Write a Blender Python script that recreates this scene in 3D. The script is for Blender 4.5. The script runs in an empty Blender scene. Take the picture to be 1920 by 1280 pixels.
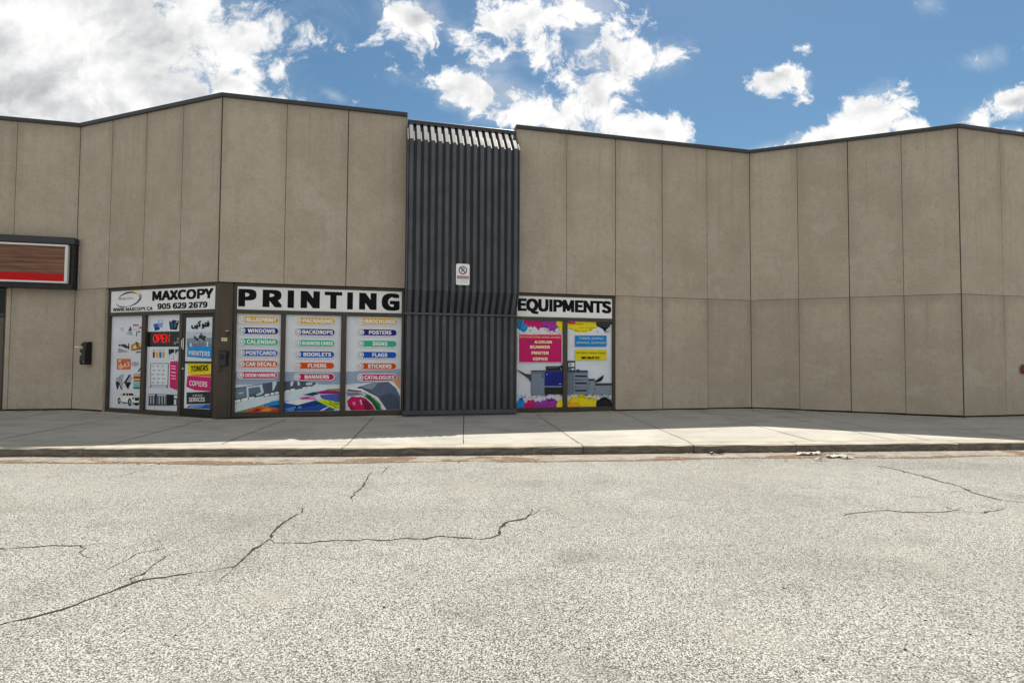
import bpy, bmesh, math, random
from mathutils import Vector, Matrix
C = bpy.context.scene.collection
scene = bpy.context.scene
random.seed(7)

# ------------------------------------------------------------------ camera
cam_d = bpy.data.cameras.new('camera')
cam_d.sensor_width = 36.0
cam_d.lens = 18.75
cam_d.clip_start = 0.05
cam_d.clip_end = 3000
cam = bpy.data.objects.new('camera', cam_d)
C.objects.link(cam)
scene.camera = cam
_p, _r = math.atan(0.034), 0.006
fw = Vector((0, math.cos(_p), math.sin(_p)))
r0 = Vector((1, 0, 0)); u0 = Vector((0, -math.sin(_p), math.cos(_p)))
rt = r0*math.cos(_r) + u0*math.sin(_r)
up = u0*math.cos(_r) - r0*math.sin(_r)
m = Matrix.Identity(4)
for i in range(3):
    m[i][0] = rt[i]; m[i][1] = up[i]; m[i][2] = -fw[i]
m[2][3] = 1.45
cam.matrix_world = m

# ------------------------------------------------------------------ exposure
scene.view_settings.view_transform = 'Standard'
scene.view_settings.look = 'None'
scene.view_settings.gamma = 1.0
scene.view_settings.exposure = 0.46

# ------------------------------------------------------------------ sun
SUN = Vector((1.25, 3.05, 6.7)).normalized()
sd = bpy.data.lights.new('sun', 'SUN')
sd.energy = 5.0
sd.angle = math.radians(0.5)
sd.color = (1.0, 0.935, 0.81)
sun = bpy.data.objects.new('sun', sd)
C.objects.link(sun)
sun.rotation_euler = SUN.to_track_quat('Z', 'Y').to_euler()
sun.location = (4, 20, 30)

# ------------------------------------------------------------------ world: sky and clouds
world = bpy.data.worlds.new('World')
scene.world = world
world.use_nodes = True
nt = world.node_tree
nt.nodes.clear()
class G:
    """small node-graph helper"""
    def __init__(s, tree): s.t = tree
    def n(s, typ, **kw):
        o = s.t.nodes.new(typ)
        for k, v in kw.items(): setattr(o, k, v)
        return o
    def put(s, sock, v):
        if v is None: return
        if hasattr(v, 'is_output') or isinstance(v, bpy.types.NodeSocket): s.t.links.new(v, sock)
        else:
            if isinstance(v, (tuple, list)) and len(v) == 3 and sock.type == 'RGBA': v = (*v, 1)
            sock.default_value = v
    def math(s, op, a, b=None, c=None, clamp=False):
        o = s.n('ShaderNodeMath', operation=op); o.use_clamp = clamp
        for i, v in enumerate((a, b, c)): s.put(o.inputs[i], v)
        return o.outputs[0]
    def vmath(s, op, a, b=None):
        o = s.n('ShaderNodeVectorMath', operation=op)
        s.put(o.inputs[0], a)
        if b is not None: s.put(o.inputs[1], b)
        return o.outputs['Value'] if op in ('LENGTH', 'DOT_PRODUCT', 'DISTANCE') else o.outputs['Vector']
    def noise(s, vec, scale, detail=4, rough=.55, dist=0.0, col=False):
        o = s.n('ShaderNodeTexNoise')
        s.put(o.inputs['Vector'], vec); s.put(o.inputs['Scale'], scale)
        s.put(o.inputs['Detail'], detail); s.put(o.inputs['Roughness'], rough); s.put(o.inputs['Distortion'], dist)
        return o.outputs['Color'] if col else o.outputs[0]
    def voro(s, vec, scale, feature='F1', out='Distance', rnd=1.0):
        o = s.n('ShaderNodeTexVoronoi', feature=feature)
        s.put(o.inputs['Vector'], vec); s.put(o.inputs['Scale'], scale); s.put(o.inputs['Randomness'], rnd)
        return o.outputs[out]
    def mix(s, f, a, b, blend='MIX'):
        o = s.n('ShaderNodeMix', data_type='RGBA', blend_type=blend)
        s.put(o.inputs['Factor'], f); s.put(o.inputs['A'], a) if False else None
        s.put(o.inputs[6], a); s.put(o.inputs[7], b)
        return o.outputs[2]
    def step(s, v, a, b, o0=0.0, o1=1.0, smooth=True):
        o = s.n('ShaderNodeMapRange'); o.interpolation_type = 'SMOOTHSTEP' if smooth else 'LINEAR'
        s.put(o.inputs[0], v)
        for i, q in enumerate((a, b, o0, o1)): s.put(o.inputs[i+1], q)
        return o.outputs[0]
    def mapping(s, vec, loc=(0,0,0), rot=(0,0,0), sc=(1,1,1), typ='POINT'):
        o = s.n('ShaderNodeMapping', vector_type=typ)
        s.put(o.inputs['Vector'], vec)
        o.inputs['Location'].default_value = loc; o.inputs['Rotation'].default_value = rot; o.inputs['Scale'].default_value = sc
        return o.outputs[0]
    def sep(s, vec):
        o = s.n('ShaderNodeSeparateXYZ'); s.put(o.inputs[0], vec); return o.outputs
    def comb(s, x, y, z):
        o = s.n('ShaderNodeCombineXYZ')
        for i, v in enumerate((x, y, z)): s.put(o.inputs[i], v)
        return o.outputs[0]

g = G(nt)
sky = g.n('ShaderNodeTexSky', sky_type='NISHITA')
sky.sun_disc = False
sky.sun_elevation = math.asin(SUN.z)
sky.sun_rotation = math.atan2(SUN.x, SUN.y)
sky.altitude = 150
sky.air_density = 1.0
sky.dust_density = 0.6
sky.ozone_density = 2.2
SKY_STRENGTH = 0.078
tc = g.n('ShaderNodeTexCoord')
d = g.sep(tc.outputs['Generated'])
den = g.math('MAXIMUM', g.math('ABSOLUTE', d[1]), 0.12)
uu = g.math('DIVIDE', d[0], den)
vv = g.math('DIVIDE', g.math('MAXIMUM', d[2], -0.2), den)
P0 = g.comb(uu, vv, 0.0)
warp = g.vmath('SUBTRACT', g.noise(P0, 9.0, 4, .6, col=True), (0.5, 0.5, 0.5))
PW = g.vmath('ADD', P0, g.vmath('MULTIPLY', warp, (0.07, 0.05, 0.0)))
# every cloud: centre (u, v), half sizes, tilt, solidity
CLOUDS = [(-.98,.62,.62,.23,-.10,1.25),(-.84,.56,.42,.20,-.32,1.25),(-.66,.500,.30,.095,-.42,1.1),(-1.0,.47,.40,.14,0,1.2),(-.52,.500,.17,.055,-.55,1.0),
          (-.187,.650,.085,.055,-.35,.75),(-.105,.618,.03,.04,.9,.55),(.03,.650,.13,.055,.1,.62),(.05,.595,.06,.035,.3,.6),(-.03,.578,.045,.025,.3,.6),
          (.13,.66,.09,.09,-.2,.65),(.185,.58,.095,.09,.35,.75),(.155,.50,.07,.078,.2,.75),(.235,.572,.09,.048,.25,.6),(-.045,.505,.15,.046,-.15,.85),
          (.07,.465,.17,.050,-.1,.95),(.25,.44,.085,.04,0,.8),(-.035,.572,.055,.03,.3,.5),(-.12,.52,.11,.030,-.2,.6),
          (.68,.455,.095,.068,.55,1.35),(.60,.415,.11,.038,.35,1.2),(.74,.440,.07,.035,-.2,.9),(.505,.543,.050,.026,.3,.75),(.545,.535,.02,.035,.5,.5),
          (.955,.495,.05,.032,.1,.8),(.875,.455,.04,.03,.2,.55),(.95,.425,.08,.02,0,.6),(.50,.405,.05,.014,.1,.6),
          (-.52,.635,.045,.026,-.6,.6),(-.45,.545,.034,.032,.2,.5),(-.53,.59,.025,.03,.4,.45),(-.345,.502,.034,.014,-.4,.45),(-.41,.602,.02,.012,0,.3),
          (.80,.68,.03,.02,0,.35),(.57,.60,.03,.012,.5,.25),(.90,.585,.04,.012,.1,.25)]
field = None
for (cx, cy, rx, ry, rot, w) in CLOUDS:
    q = g.mapping(PW, (cx, cy, 0), (0, 0, rot), (rx, ry, 1), 'TEXTURE')
    v = g.math('MULTIPLY', g.math('SUBTRACT', 1.0, g.vmath('LENGTH', q)), w)
    field = v if field is None else g.math('SMOOTH_MAX', field, v, 0.12)
field = g.math('MAXIMUM', field, -1.0)
solid = g.step(uu, -.25, -.45)                    # the big bank on the left is solid, the rest is broken up
n1 = g.noise(PW, 10.5, 11, .66, .35)
dens = g.math('ADD', field, g.math('MULTIPLY', g.math('SUBTRACT', n1, 0.5), g.math('SUBTRACT', 3.6, g.math('MULTIPLY', solid, 1.3))))
alpha = g.step(dens, 0.02, 0.46)
wisp = g.math('MULTIPLY', g.step(g.math('ADD', field, g.math('MULTIPLY', g.math('SUBTRACT', g.noise(PW, 4.0, 7, .65, .6), .5), 2.2)), -0.15, 0.9), 0.42)
alpha = g.math('MAXIMUM', alpha, wisp)
PS = g.mapping(PW, (0.010, 0.026, 0.0))
n2 = g.noise(PS, 7.0, 6, .58, .25)
n1s = g.noise(PW, 7.0, 6, .58, .25)
relief = g.math('SUBTRACT', n1s, n2)
big = g.noise(g.mapping(P0, (3.1, 0.4, 0), sc=(1, 1.9, 1)), 3.3, 5, .5, .3)
thick = g.step(field, 0.30, 0.75)
shade = g.math('MULTIPLY', g.step(big, 0.36, 0.62), thick)
shade = g.math('ADD', g.math('MULTIPLY', shade, 0.80), g.math('MULTIPLY', relief, -2.6), clamp=True)
ccol = g.mix(shade, (9.4, 9.4, 9.3), (4.7, 4.85, 5.1))
skyc = g.n('ShaderNodeHueSaturation'); g.put(skyc.inputs['Color'], sky.outputs[0])
skyc.inputs['Hue'].default_value = 0.486; skyc.inputs['Saturation'].default_value = 1.16; skyc.inputs['Value'].default_value = 0.90
mixed = g.mix(alpha, skyc.outputs[0], ccol)
# unseen broken cloud added overhead and behind the camera to brighten the shade
dirv = tc.outputs['Generated']
away = g.math('MAXIMUM', g.step(d[1], .10, -.15), g.step(d[2], .66, .80))
away = g.math('MULTIPLY', away, g.step(d[2], .0, .12))
cov = g.step(g.noise(dirv, 2.6, 8, .62, .3), .36, .50)
mixed = g.mix(g.math('MULTIPLY', away, cov), mixed, g.mix(g.noise(dirv, 5.0, 5, .6), (5.3, 5.25, 5.1), (8.5, 8.4, 8.1)))
bg = g.n('ShaderNodeBackground'); g.put(bg.inputs[0], mixed); bg.inputs[1].default_value = SKY_STRENGTH
wo = g.n('ShaderNodeOutputWorld'); nt.links.new(bg.outputs[0], wo.inputs[0])

# ------------------------------------------------------------------ materials
def lin(h):
    f = lambda c: c/12.92 if c <= .04045 else ((c+.055)/1.055)**2.4
    return tuple(f(int(h[i:i+2], 16)/255) for i in (0, 2, 4))
MATS = {}
def base(name):
    mt = bpy.data.materials.new(name); mt.use_nodes = True
    b = mt.node_tree.nodes['Principled BSDF']
    MATS[name] = mt
    return mt, G(mt.node_tree), b
def paint(name, col, rough=.5, metal=0.0, var=.10, scale=6.0, bump=0.0, spec=.5):
    mt, g, b = base(name)
    pos = g.n('ShaderNodeNewGeometry').outputs['Position']
    nz = g.noise(pos, scale, 6, .6)
    c = g.mix(g.step(nz, .3, .7), tuple(x*(1-var) for x in col), tuple(min(.92, x*(1+var)) for x in col))
    g.put(b.inputs['Base Color'], c)
    g.put(b.inputs['Roughness'], g.step(nz, .2, .8, max(.05, rough-.07), min(1, rough+.07)))
    b.inputs['Metallic'].default_value = metal
    b.inputs['Specular IOR Level'].default_value = spec
    if bump:
        bp = g.n('ShaderNodeBump'); bp.inputs['Strength'].default_value = bump; bp.inputs['Distance'].default_value = .004
        g.put(bp.inputs['Height'], g.noise(pos, scale*12, 3)); g.put(b.inputs['Normal'], bp.outputs[0])
    return mt
def vinyl(h):
    k = 'vinyl_ink_'+h
    if k in MATS: return MATS[k]
    c = lin(h); m = sum(c)/3                     # inks printed a little stronger than they read through the shade
    c = tuple(min(.86, max(.004, (m+(x-m)*1.22)*1.24)) for x in c)
    mt = paint(k, c, .45, 0, .05, 9.0, spec=.2)
    bb = mt.node_tree.nodes['Principled BSDF']; bb.inputs['Coat Weight'].default_value = .10; bb.inputs['Coat Roughness'].default_value = .04
    return mt

def concrete_panel():
    mt, g, b = base('precast_concrete')
    pos = g.n('ShaderNodeNewGeometry').outputs['Position']
    rnd = g.n('ShaderNodeObjectInfo').outputs['Random']
    uvn = g.n('ShaderNodeUVMap'); uvn.uv_map = 'UVMap'
    uv = g.sep(uvn.outputs[0])
    col = g.mix(rnd, (.425, .358, .284), (.485, .413, .333))
    big = g.noise(pos, .9, 6, .65)
    col = g.mix(g.step(big, .40, .62), col, g.mix(1, col, (.87, .86, .85), 'MULTIPLY'))
    pale = g.noise(g.vmath('ADD', pos, (7, 3, 1)), 1.7, 6, .65)
    col = g.mix(g.math('MULTIPLY', g.step(pale, .50, .68), g.step(uv[1], 1.1, .1, .15, .6)), col, (.52, .48, .43))
    mid = g.noise(pos, 6.0, 6, .65)
    col = g.mix(g.step(mid, .45, .66, 0, .36), col, (.315, .285, .245))
    streak = g.noise(g.mapping(pos, sc=(5, 5, .35)), 1.0, 6, .65)
    col = g.mix(g.step(streak, .5, .75, 0, .38), col, (.27, .235, .185))
    # grime hugging the joints and the coping
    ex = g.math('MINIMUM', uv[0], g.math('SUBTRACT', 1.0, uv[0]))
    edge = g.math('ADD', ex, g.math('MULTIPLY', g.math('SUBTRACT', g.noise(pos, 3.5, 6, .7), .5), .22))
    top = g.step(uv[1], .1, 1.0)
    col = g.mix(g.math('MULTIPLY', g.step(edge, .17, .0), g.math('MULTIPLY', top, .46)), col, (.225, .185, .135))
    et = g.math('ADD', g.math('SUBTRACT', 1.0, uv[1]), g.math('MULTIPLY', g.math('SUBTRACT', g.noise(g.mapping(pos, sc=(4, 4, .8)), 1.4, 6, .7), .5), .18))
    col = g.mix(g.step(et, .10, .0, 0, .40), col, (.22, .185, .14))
    grain = g.noise(pos, 27.0, 5, .9)
    col = g.mix(g.step(grain, .43, .60, 0, .62), col, g.mix(1, col, (.72, .70, .67), 'MULTIPLY'))
    run = g.math('MULTIPLY', g.step(g.noise(g.mapping(pos, sc=(9, 9, .12)), 1.0, 4, .6), .56, .70), g.step(uv[1], .25, 1.0))
    col = g.mix(g.math('MULTIPLY', run, .42), col, (.20, .165, .125))
    spk = g.noise(pos, 95.0, 3, .7)
    col = g.mix(g.step(spk, .36, .62, 0.0, .42), col, (.50, .465, .40))
    pit = g.noise(pos, 42.0, 4, .8)
    col = g.mix(g.step(pit, .60, .68, 0, .7), col, (.18, .155, .125))
    g.put(b.inputs['Base Color'], col)
    b.inputs['Roughness'].default_value = .9
    b.inputs['Specular IOR Level'].default_value = .2
    bp = g.n('ShaderNodeBump'); bp.inputs['Strength'].default_value = .5; bp.inputs['Distance'].default_value = .004
    g.put(bp.inputs['Height'], g.math('ADD', spk, g.math('MULTIPLY', mid, .6)))
    g.put(b.inputs['Normal'], bp.outputs[0])
    return mt
def sidewalk_mat(name, tint, dark):
    mt, g, b = base(name)
    pos = g.n('ShaderNodeNewGeometry').outputs['Position']
    big = g.noise(pos, .8, 6, .65)
    brush = g.noise(g.mapping(pos, sc=(1.2, 7, 4)), 1.6, 6, .7)
    col = g.mix(g.step(big, .3, .7), tint, tuple(x*.84 for x in tint))
    col = g.mix(g.step(brush, .45, .75, 0, .5), col, dark)
    spk = g.noise(pos, 70.0, 4, .75)
    col = g.mix(g.step(spk, .55, .7, 0, .45), col, tuple(x*.55 for x in tint))
    gum = g.math('ADD', g.voro(pos, 2.3), g.math('MULTIPLY', g.noise(pos, 30, 3, .7), .04))
    col = g.mix(g.step(gum, .07, .05, 0, .6), col, (.10, .095, .085))
    st2 = g.noise(g.mapping(pos, sc=(.7, 1.6, 1)), 1.3, 8, .7)
    col = g.mix(g.step(st2, .47, .62, 0, .5), col, tuple(x*.62 for x in tint))
    st = g.noise(pos, 3.0, 8, .75)
    col = g.mix(g.step(st, .58, .72, 0, .55), col, dark)
    g.put(b.inputs['Base Color'], col)
    b.inputs['Roughness'].default_value = .85; b.inputs['Specular IOR Level'].default_value = .25
    bp = g.n('ShaderNodeBump'); bp.inputs['Strength'].default_value = .4; bp.inputs['Distance'].default_value = .004
    g.put(bp.inputs['Height'], spk); g.put(b.inputs['Normal'], bp.outputs[0])
    return mt
def curb_mat():
    mt, g, b = base('kerb_concrete')
    ge = g.n('ShaderNodeNewGeometry'); pos = ge.outputs['Position']
    a = g.noise(g.mapping(pos, sc=(1, 1, 3)), 2.2, 8, .72)
    col = g.mix(g.step(a, .35, .65), (.44, .40, .335), (.31, .28, .235))
    face = g.step(g.sep(ge.outputs['True Normal'])[2], .8, .3)          # road side of the kerb: rubbed and dirty
    dirt = g.noise(g.mapping(pos, sc=(2.0, 2.0, 9)), 2.5, 8, .75)
    col = g.mix(g.math('MULTIPLY', face, g.step(dirt, .32, .62, .55, .95)), col, (.075, .068, .058))
    spk = g.noise(pos, 60.0, 4, .8)
    col = g.mix(g.step(spk, .52, .7, 0, .4), col, (.16, .14, .115))
    g.put(b.inputs['Base Color'], col); b.inputs['Roughness'].default_value = .9
    bp = g.n('ShaderNodeBump'); bp.inputs['Strength'].default_value = .6; bp.inputs['Distance'].default_value = .006
    g.put(bp.inputs['Height'], g.math('ADD', spk, a)); g.put(b.inputs['Normal'], bp.outputs[0])
    return mt
def asphalt():
    mt, g, b = base('worn_asphalt')
    pos = g.n('ShaderNodeNewGeometry').outputs['Position']
    wv = g.vmath('ADD', pos, g.vmath('MULTIPLY', g.vmath('SUBTRACT', g.noise(pos, 80, 2, .5, col=True), (.5, .5, .5)), (.010, .010, 0)))
    f1 = g.voro(wv, 128.0)
    cell = g.voro(wv, 128.0, out='Color')
    big = g.voro(wv, 30.0)
    tone = g.sep(cell)[0]
    stone = g.mix(tone, (.335, .338, .322), (.570, .574, .552))
    gap = g.step(f1, .44, .72)
    gap2 = g.step(g.noise(pos, 60.0, 4, .7),   .54, .66)
    binder = (.066, .065, .058)
    col = g.mix(g.math('MULTIPLY', gap, .90), stone, binder)
    col = g.mix(g.math('MULTIPLY', gap2, .45), col, binder)
    coarse = g.noise(g.mapping(pos, sc=(1, 1, 1)), 30.0, 5, .8)
    col = g.mix(g.step(coarse, .46, .66, 0, .36), col, (.11, .106, .095))
    patch = g.noise(pos, .55, 6, .6)
    col = g.mix(g.step(patch, .35, .70, 0, .42), col, g.mix(1, col, (.66, .65, .64), 'MULTIPLY'))
    lanes = g.noise(g.mapping(pos, sc=(.12, .75, 1)), 1.0, 4, .55)                 # tyre-polished bands along the drive aisle
    col = g.mix(g.step(lanes, .48, .66, 0, .30), col, g.mix(1, col, (.62, .615, .60), 'MULTIPLY'))
    oil = g.math('ADD', g.voro(g.vmath('ADD', pos, g.vmath('MULTIPLY', g.noise(pos, 3, 4, .6, col=True), (.35, .35, 0))), .55), g.math('MULTIPLY', g.math('SUBTRACT', g.noise(pos, 12, 5, .8), .5), .22))
    col = g.mix(g.step(oil, .20, .08, 0, .42), col, (.085, .08, .073))
    pits = g.math('ADD', g.voro(pos, 3.4), g.math('MULTIPLY', g.noise(pos, 55, 3, .7), .03))
    col = g.mix(g.step(pits, .062, .045, 0, .9), col, (.025, .024, .022))
    dust = g.noise(pos, 1.1, 6, .62)
    col = g.mix(g.step(dust, .52, .74, 0, .38), col, (.47, .455, .415))
    patch2 = g.noise(pos, 2.2, 6, .65)
    col = g.mix(g.step(patch2, .50, .72, 0, .30), col, (.115, .108, .095))
    g.put(b.inputs['Base Color'], col)
    b.inputs['Roughness'].default_value = .88; b.inputs['Specular IOR Level'].default_value = .25
    bp = g.n('ShaderNodeBump'); bp.inputs['Strength'].default_value = .6; bp.inputs['Distance'].default_value = .010
    h = g.math('SUBTRACT', 1.0, g.math('ADD', g.math('MULTIPLY', gap, .7), g.math('MULTIPLY', gap2, .5)))
    g.put(bp.inputs['Height'], g.math('ADD', h, g.math('MULTIPLY', coarse, .5)))
    g.put(b.inputs['Normal'], bp.outputs[0])
    return mt
def gutter_mat():
    mt, g, b = base('gutter_concrete')
    pos = g.n('ShaderNodeNewGeometry').outputs['Position']
    uvn = g.n('ShaderNodeUVMap'); uvn.uv_map = 'UVMap'
    v = g.sep(uvn.outputs[0])[1]
    a = g.noise(pos, 3.0, 8, .7)
    col = g.mix(g.step(a, .35, .65), (.30, .272, .240), (.20, .182, .160))
    along = g.noise(g.mapping(pos, sc=(.55, 1.2, 1)), 1.3, 6, .65)
    dirt = g.math('ADD', g.math('MULTIPLY', g.math('SUBTRACT', along, .50), 2.6), g.math('MULTIPLY', g.math('SUBTRACT', .45, v), .60))
    dirt = g.math('ADD', dirt, g.math('MULTIPLY', g.math('SUBTRACT', g.noise(pos, 9, 6, .8), .5), .30))
    col = g.mix(g.step(dirt, .02, .13, 0, .85), col, g.mix(g.noise(pos, 40, 4, .8), (.080, .047, .027), (.17, .105, .062)))
    col = g.mix(g.step(v, .90, .95), col, (.03, .026, .02))          # dark gap line along the joint at the kerb
    g.put(b.inputs['Base Color'], col); b.inputs['Roughness'].default_value = .95
    bp = g.n('ShaderNodeBump'); bp.inputs['Strength'].default_value = .6; bp.inputs['Distance'].default_value = .01
    g.put(bp.inputs['Height'], g.noise(pos, 50, 5, .8)); g.put(b.inputs['Normal'], bp.outputs[0])
    return mt
def wood_print():
    mt, g, b = base('woodgrain_sign_face')
    pos = g.n('ShaderNodeNewGeometry').outputs['Position']
    w = g.noise(g.mapping(pos, sc=(.35, .35, 9)), 2.4, 6, .6, .4)
    w2 = g.noise(g.mapping(pos, sc=(.8, .8, 34)), 2.4, 5, .7, .2)
    f = g.math('ADD', g.math('MULTIPLY', w, .65), g.math('MULTIPLY', w2, .35))
    cr = g.n('ShaderNodeValToRGB'); g.put(cr.inputs[0], f)
    e = cr.color_ramp.elements
    e[0].position = .36; e[0].color = (.020, .010, .006, 1); e[1].position = .66; e[1].color = (.30, .135, .070, 1)
    x = e.new(.48); x.color = (.14, .052, .026, 1)
    g.put(b.inputs['Base Color'], cr.outputs[0]); b.inputs['Roughness'].default_value = .35
    return mt
def emissive(name, col, s):
    mt, g, b = base(name)
    b.inputs['Base Color'].default_value = (*col, 1); b.inputs['Emission Color'].default_value = (*col, 1)
    b.inputs['Emission Strength'].default_value = s
    return mt
def printed_board(name, tint, scale=1.5):
    mt, g, b = base(name)
    pos = g.n('ShaderNodeNewGeometry').outputs['Position']
    nz = g.noise(g.mapping(pos, sc=(.5, .5, 1.2)), scale, 4, .5)
    g.put(b.inputs['Base Color'], g.mix(g.step(nz, .3, .7), tint, tuple(x*.90 for x in tint)))
    b.inputs['Roughness'].default_value = .35; b.inputs['Specular IOR Level'].default_value = .3
    b.inputs['Coat Weight'].default_value = .10; b.inputs['Coat Roughness'].default_value = .04
    return mt
def leaf_mat():
    mt, g, b = base('dry_leaf')
    rnd = g.voro(g.n('ShaderNodeNewGeometry').outputs['Position'], 25.0, out='Color')
    t = g.sep(rnd)[0]
    cr = g.n('ShaderNodeValToRGB'); g.put(cr.inputs[0], t)
    e = cr.color_ramp.elements
    e[0].color = (.10, .05, .022, 1); e[1].color = (.62, .56, .42, 1); x = e.new(.45); x.color = (.27, .15, .07, 1); x = e.new(.72); x.color = (.42, .33, .15, 1)
    g.put(b.inputs['Base Color'], cr.outputs[0]); b.inputs['Roughness'].default_value = .9
    return mt

M_PANEL = concrete_panel()
M_WALK = sidewalk_mat('sidewalk_concrete', (.425, .412, .380), (.275, .268, .250))
M_REFLECT = sidewalk_mat('reflected_light_concrete', (.52, .49, .44), (.42, .40, .36))  # paler sidewalk colour, painted as light reflected onto the concrete
M_FOOT = sidewalk_mat('footing_concrete', (.43, .40, .345), (.24, .22, .185))
M_CURB = curb_mat()
M_ROAD = asphalt()
M_GUTTER = gutter_mat()
M_CRACK = paint('crack_dark', (.022, .020, .017), .95)  # near-black tone of the road cracks
M_JOINT = paint('joint_filler', (.055, .048, .040), .95)
M_DARK = paint('dark_cavity', (.012, .011, .010), .95)
M_CAP = paint('dark_coping_metal', (.036, .037, .042), .42, .2)
M_BRONZE = paint('bronze_frame_metal', (.062, .050, .038), .42, .35, .12)
M_BRONZE2 = paint('bronze_column_metal', (.070, .053, .036), .40, .3, .14, 3.0)
M_BLACK = paint('black_door_metal', (.010, .010, .011), .32, .2)
M_CLAD = paint('charcoal_ribbed_metal', (.080, .088, .106), .60, .10, .20, 2.0, spec=.25)
M_CLADB = paint('charcoal_groove_metal', (.017, .019, .025), .5, .2)
M_ROOF = paint('roof_membrane', (.16, .155, .15), .9)
M_SIGNW = printed_board('white_sign_board', (.84, .86, .89))
M_VINYL = printed_board('grey_white_vinyl', (.74, .79, .88))
M_VINYL2 = printed_board('cool_grey_vinyl', (.52, .57, .66))
M_INK = paint('black_lettering', (.006, .006, .007), .6, spec=.12)
M_WHITE = paint('white_lettering', (.87, .87, .87), .45, 0, .03)
M_WOOD = wood_print()
M_RED = paint('red_sign_stripe', (.50, .003, .005), .5, 0, .04, spec=.2)
M_ALU = paint('brushed_aluminium', (.72, .73, .74), .28, .35)
M_GLASS = paint('dark_window_glass', (.006, .008, .006), .08, 0, .2, 4.0, spec=.35)
M_TAUPE = paint('taupe_painted_door', (.085, .074, .062), .45)
M_PLASTIC = paint('black_plastic', (.008, .008, .009), .28)
M_GREYBOX = paint('dark_grey_box_metal', (.030, .031, .034), .4, .2)
M_CREAM = paint('cream_plate', (.66, .58, .36), .5)
M_BROWN = paint('brown_sign_ink', (.10, .016, .014), .5)
M_REDCAP = paint('faded_red_cap', (.20, .012, .020), .45, 0, .25, 20)
M_GREYRING = paint('grey_cap_ring', (.28, .26, .25), .5, .3)
M_LED = emissive('red_led', (1.0, .02, .02), .55)
M_FRAMEW = paint('white_painted_aluminium', (.72, .72, .71), .35, 0, .03)
M_LEAF = leaf_mat()
M_WEED = paint('weed_green', (.055, .085, .022), .7, 0, .4, 30)
M_PAPER = paint('crumpled_paper', (.58, .56, .52), .8, 0, .1, 20)
M_STONE = paint('dark_pebble', (.04, .036, .03), .9)
ART = {}
ART['A_p1'] = [
  ('8f9db0', [(0.31,1.164),(1.205,1.165),(1.205,0.894),(0.31,0.899)]),
  ('c3d0da', [(0.31,0.335),(0.31,0.515),(0.721,0.648),(1.201,0.759),(1.205,0.76),(1.205,0.335)]),
  ('47515f', [(0.31,0.825),(1.071,0.953),(1.205,0.959),(1.205,0.722),(1.201,0.721),(0.31,0.55)]),
  ('6b7787', [(0.331,0.804),(0.54,0.84),(0.553,0.65),(0.336,0.605)]),
  ('5b6777', [(0.593,0.83),(0.805,0.867),(0.834,0.733),(0.605,0.687)]),
  ('b9c6d2', [(0.549,0.859),(0.584,0.859),(0.607,0.626),(0.563,0.623)]),
  ('b9c6d2', [(0.558,0.854),(0.857,0.9),(0.863,0.869),(0.567,0.817)]),
  ('b9c6d2', [(0.801,0.877),(0.843,0.915),(0.893,0.733),(0.847,0.704)]),
  ('b9c6d2', [(0.738,0.69),(0.843,0.739),(0.854,0.693),(0.756,0.663)]),
  ('b9c6d2', [(1.053,0.953),(1.128,0.972),(1.135,0.91),(1.078,0.772),(1.056,0.772)]),
  ('b9c6d2', [(0.403,0.727),(0.49,0.742),(0.494,0.715),(0.41,0.704)]),
  ('2f3947', [(0.31,0.578),(0.738,0.652),(0.742,0.633),(0.31,0.502)]),
  ('2f3947', [(0.893,0.7),(1.197,0.759),(1.198,0.692),(0.898,0.635)]),
  ('e6ecf1', [(0.311,0.567),(0.441,0.598),(0.445,0.546),(0.317,0.516)]),
  ('e6ecf1', [(0.458,0.603),(0.58,0.629),(0.59,0.577),(0.463,0.552)]),
  ('e6ecf1', [(0.603,0.63),(0.707,0.646),(0.711,0.601),(0.609,0.581)]),
  ('e6ecf1', [(0.906,0.694),(0.995,0.709),(0.998,0.665),(0.909,0.646)]),
  ('e6ecf1', [(1.022,0.718),(1.093,0.731),(1.096,0.687),(1.024,0.672)]),
  ('e6ecf1', [(1.111,0.737),(1.183,0.746),(1.185,0.705),(1.114,0.691)]),
  ('2a4f97', [(1.055,0.335),(0.866,0.475),(1.079,0.549),(1.205,0.547),(1.205,0.335)]),
  ('3f86b4', [(0.884,0.47),(1.061,0.549),(1.201,0.57),(1.204,0.408),(0.992,0.421)]),
  ('24447c', [(0.991,0.454),(1.203,0.47),(1.204,0.412),(1.01,0.423)]),
  ('5d7b35', [(0.372,0.335),(0.87,0.471),(0.888,0.447),(0.502,0.335)]),
  ('c25a2a', [(0.518,0.335),(0.734,0.415),(0.924,0.443),(1.204,0.383),(1.205,0.344),(1.205,0.335)]),
  ('8e2418', [(0.663,0.335),(0.761,0.4),(0.854,0.375),(0.789,0.335)]),
  ('e08a4a', [(0.821,0.335),(0.938,0.412),(1.064,0.385),(0.985,0.335)]),
  ('ab3f1e', [(1.051,0.335),(1.029,0.367),(1.204,0.374),(1.205,0.343),(1.205,0.335)]),
]
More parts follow.
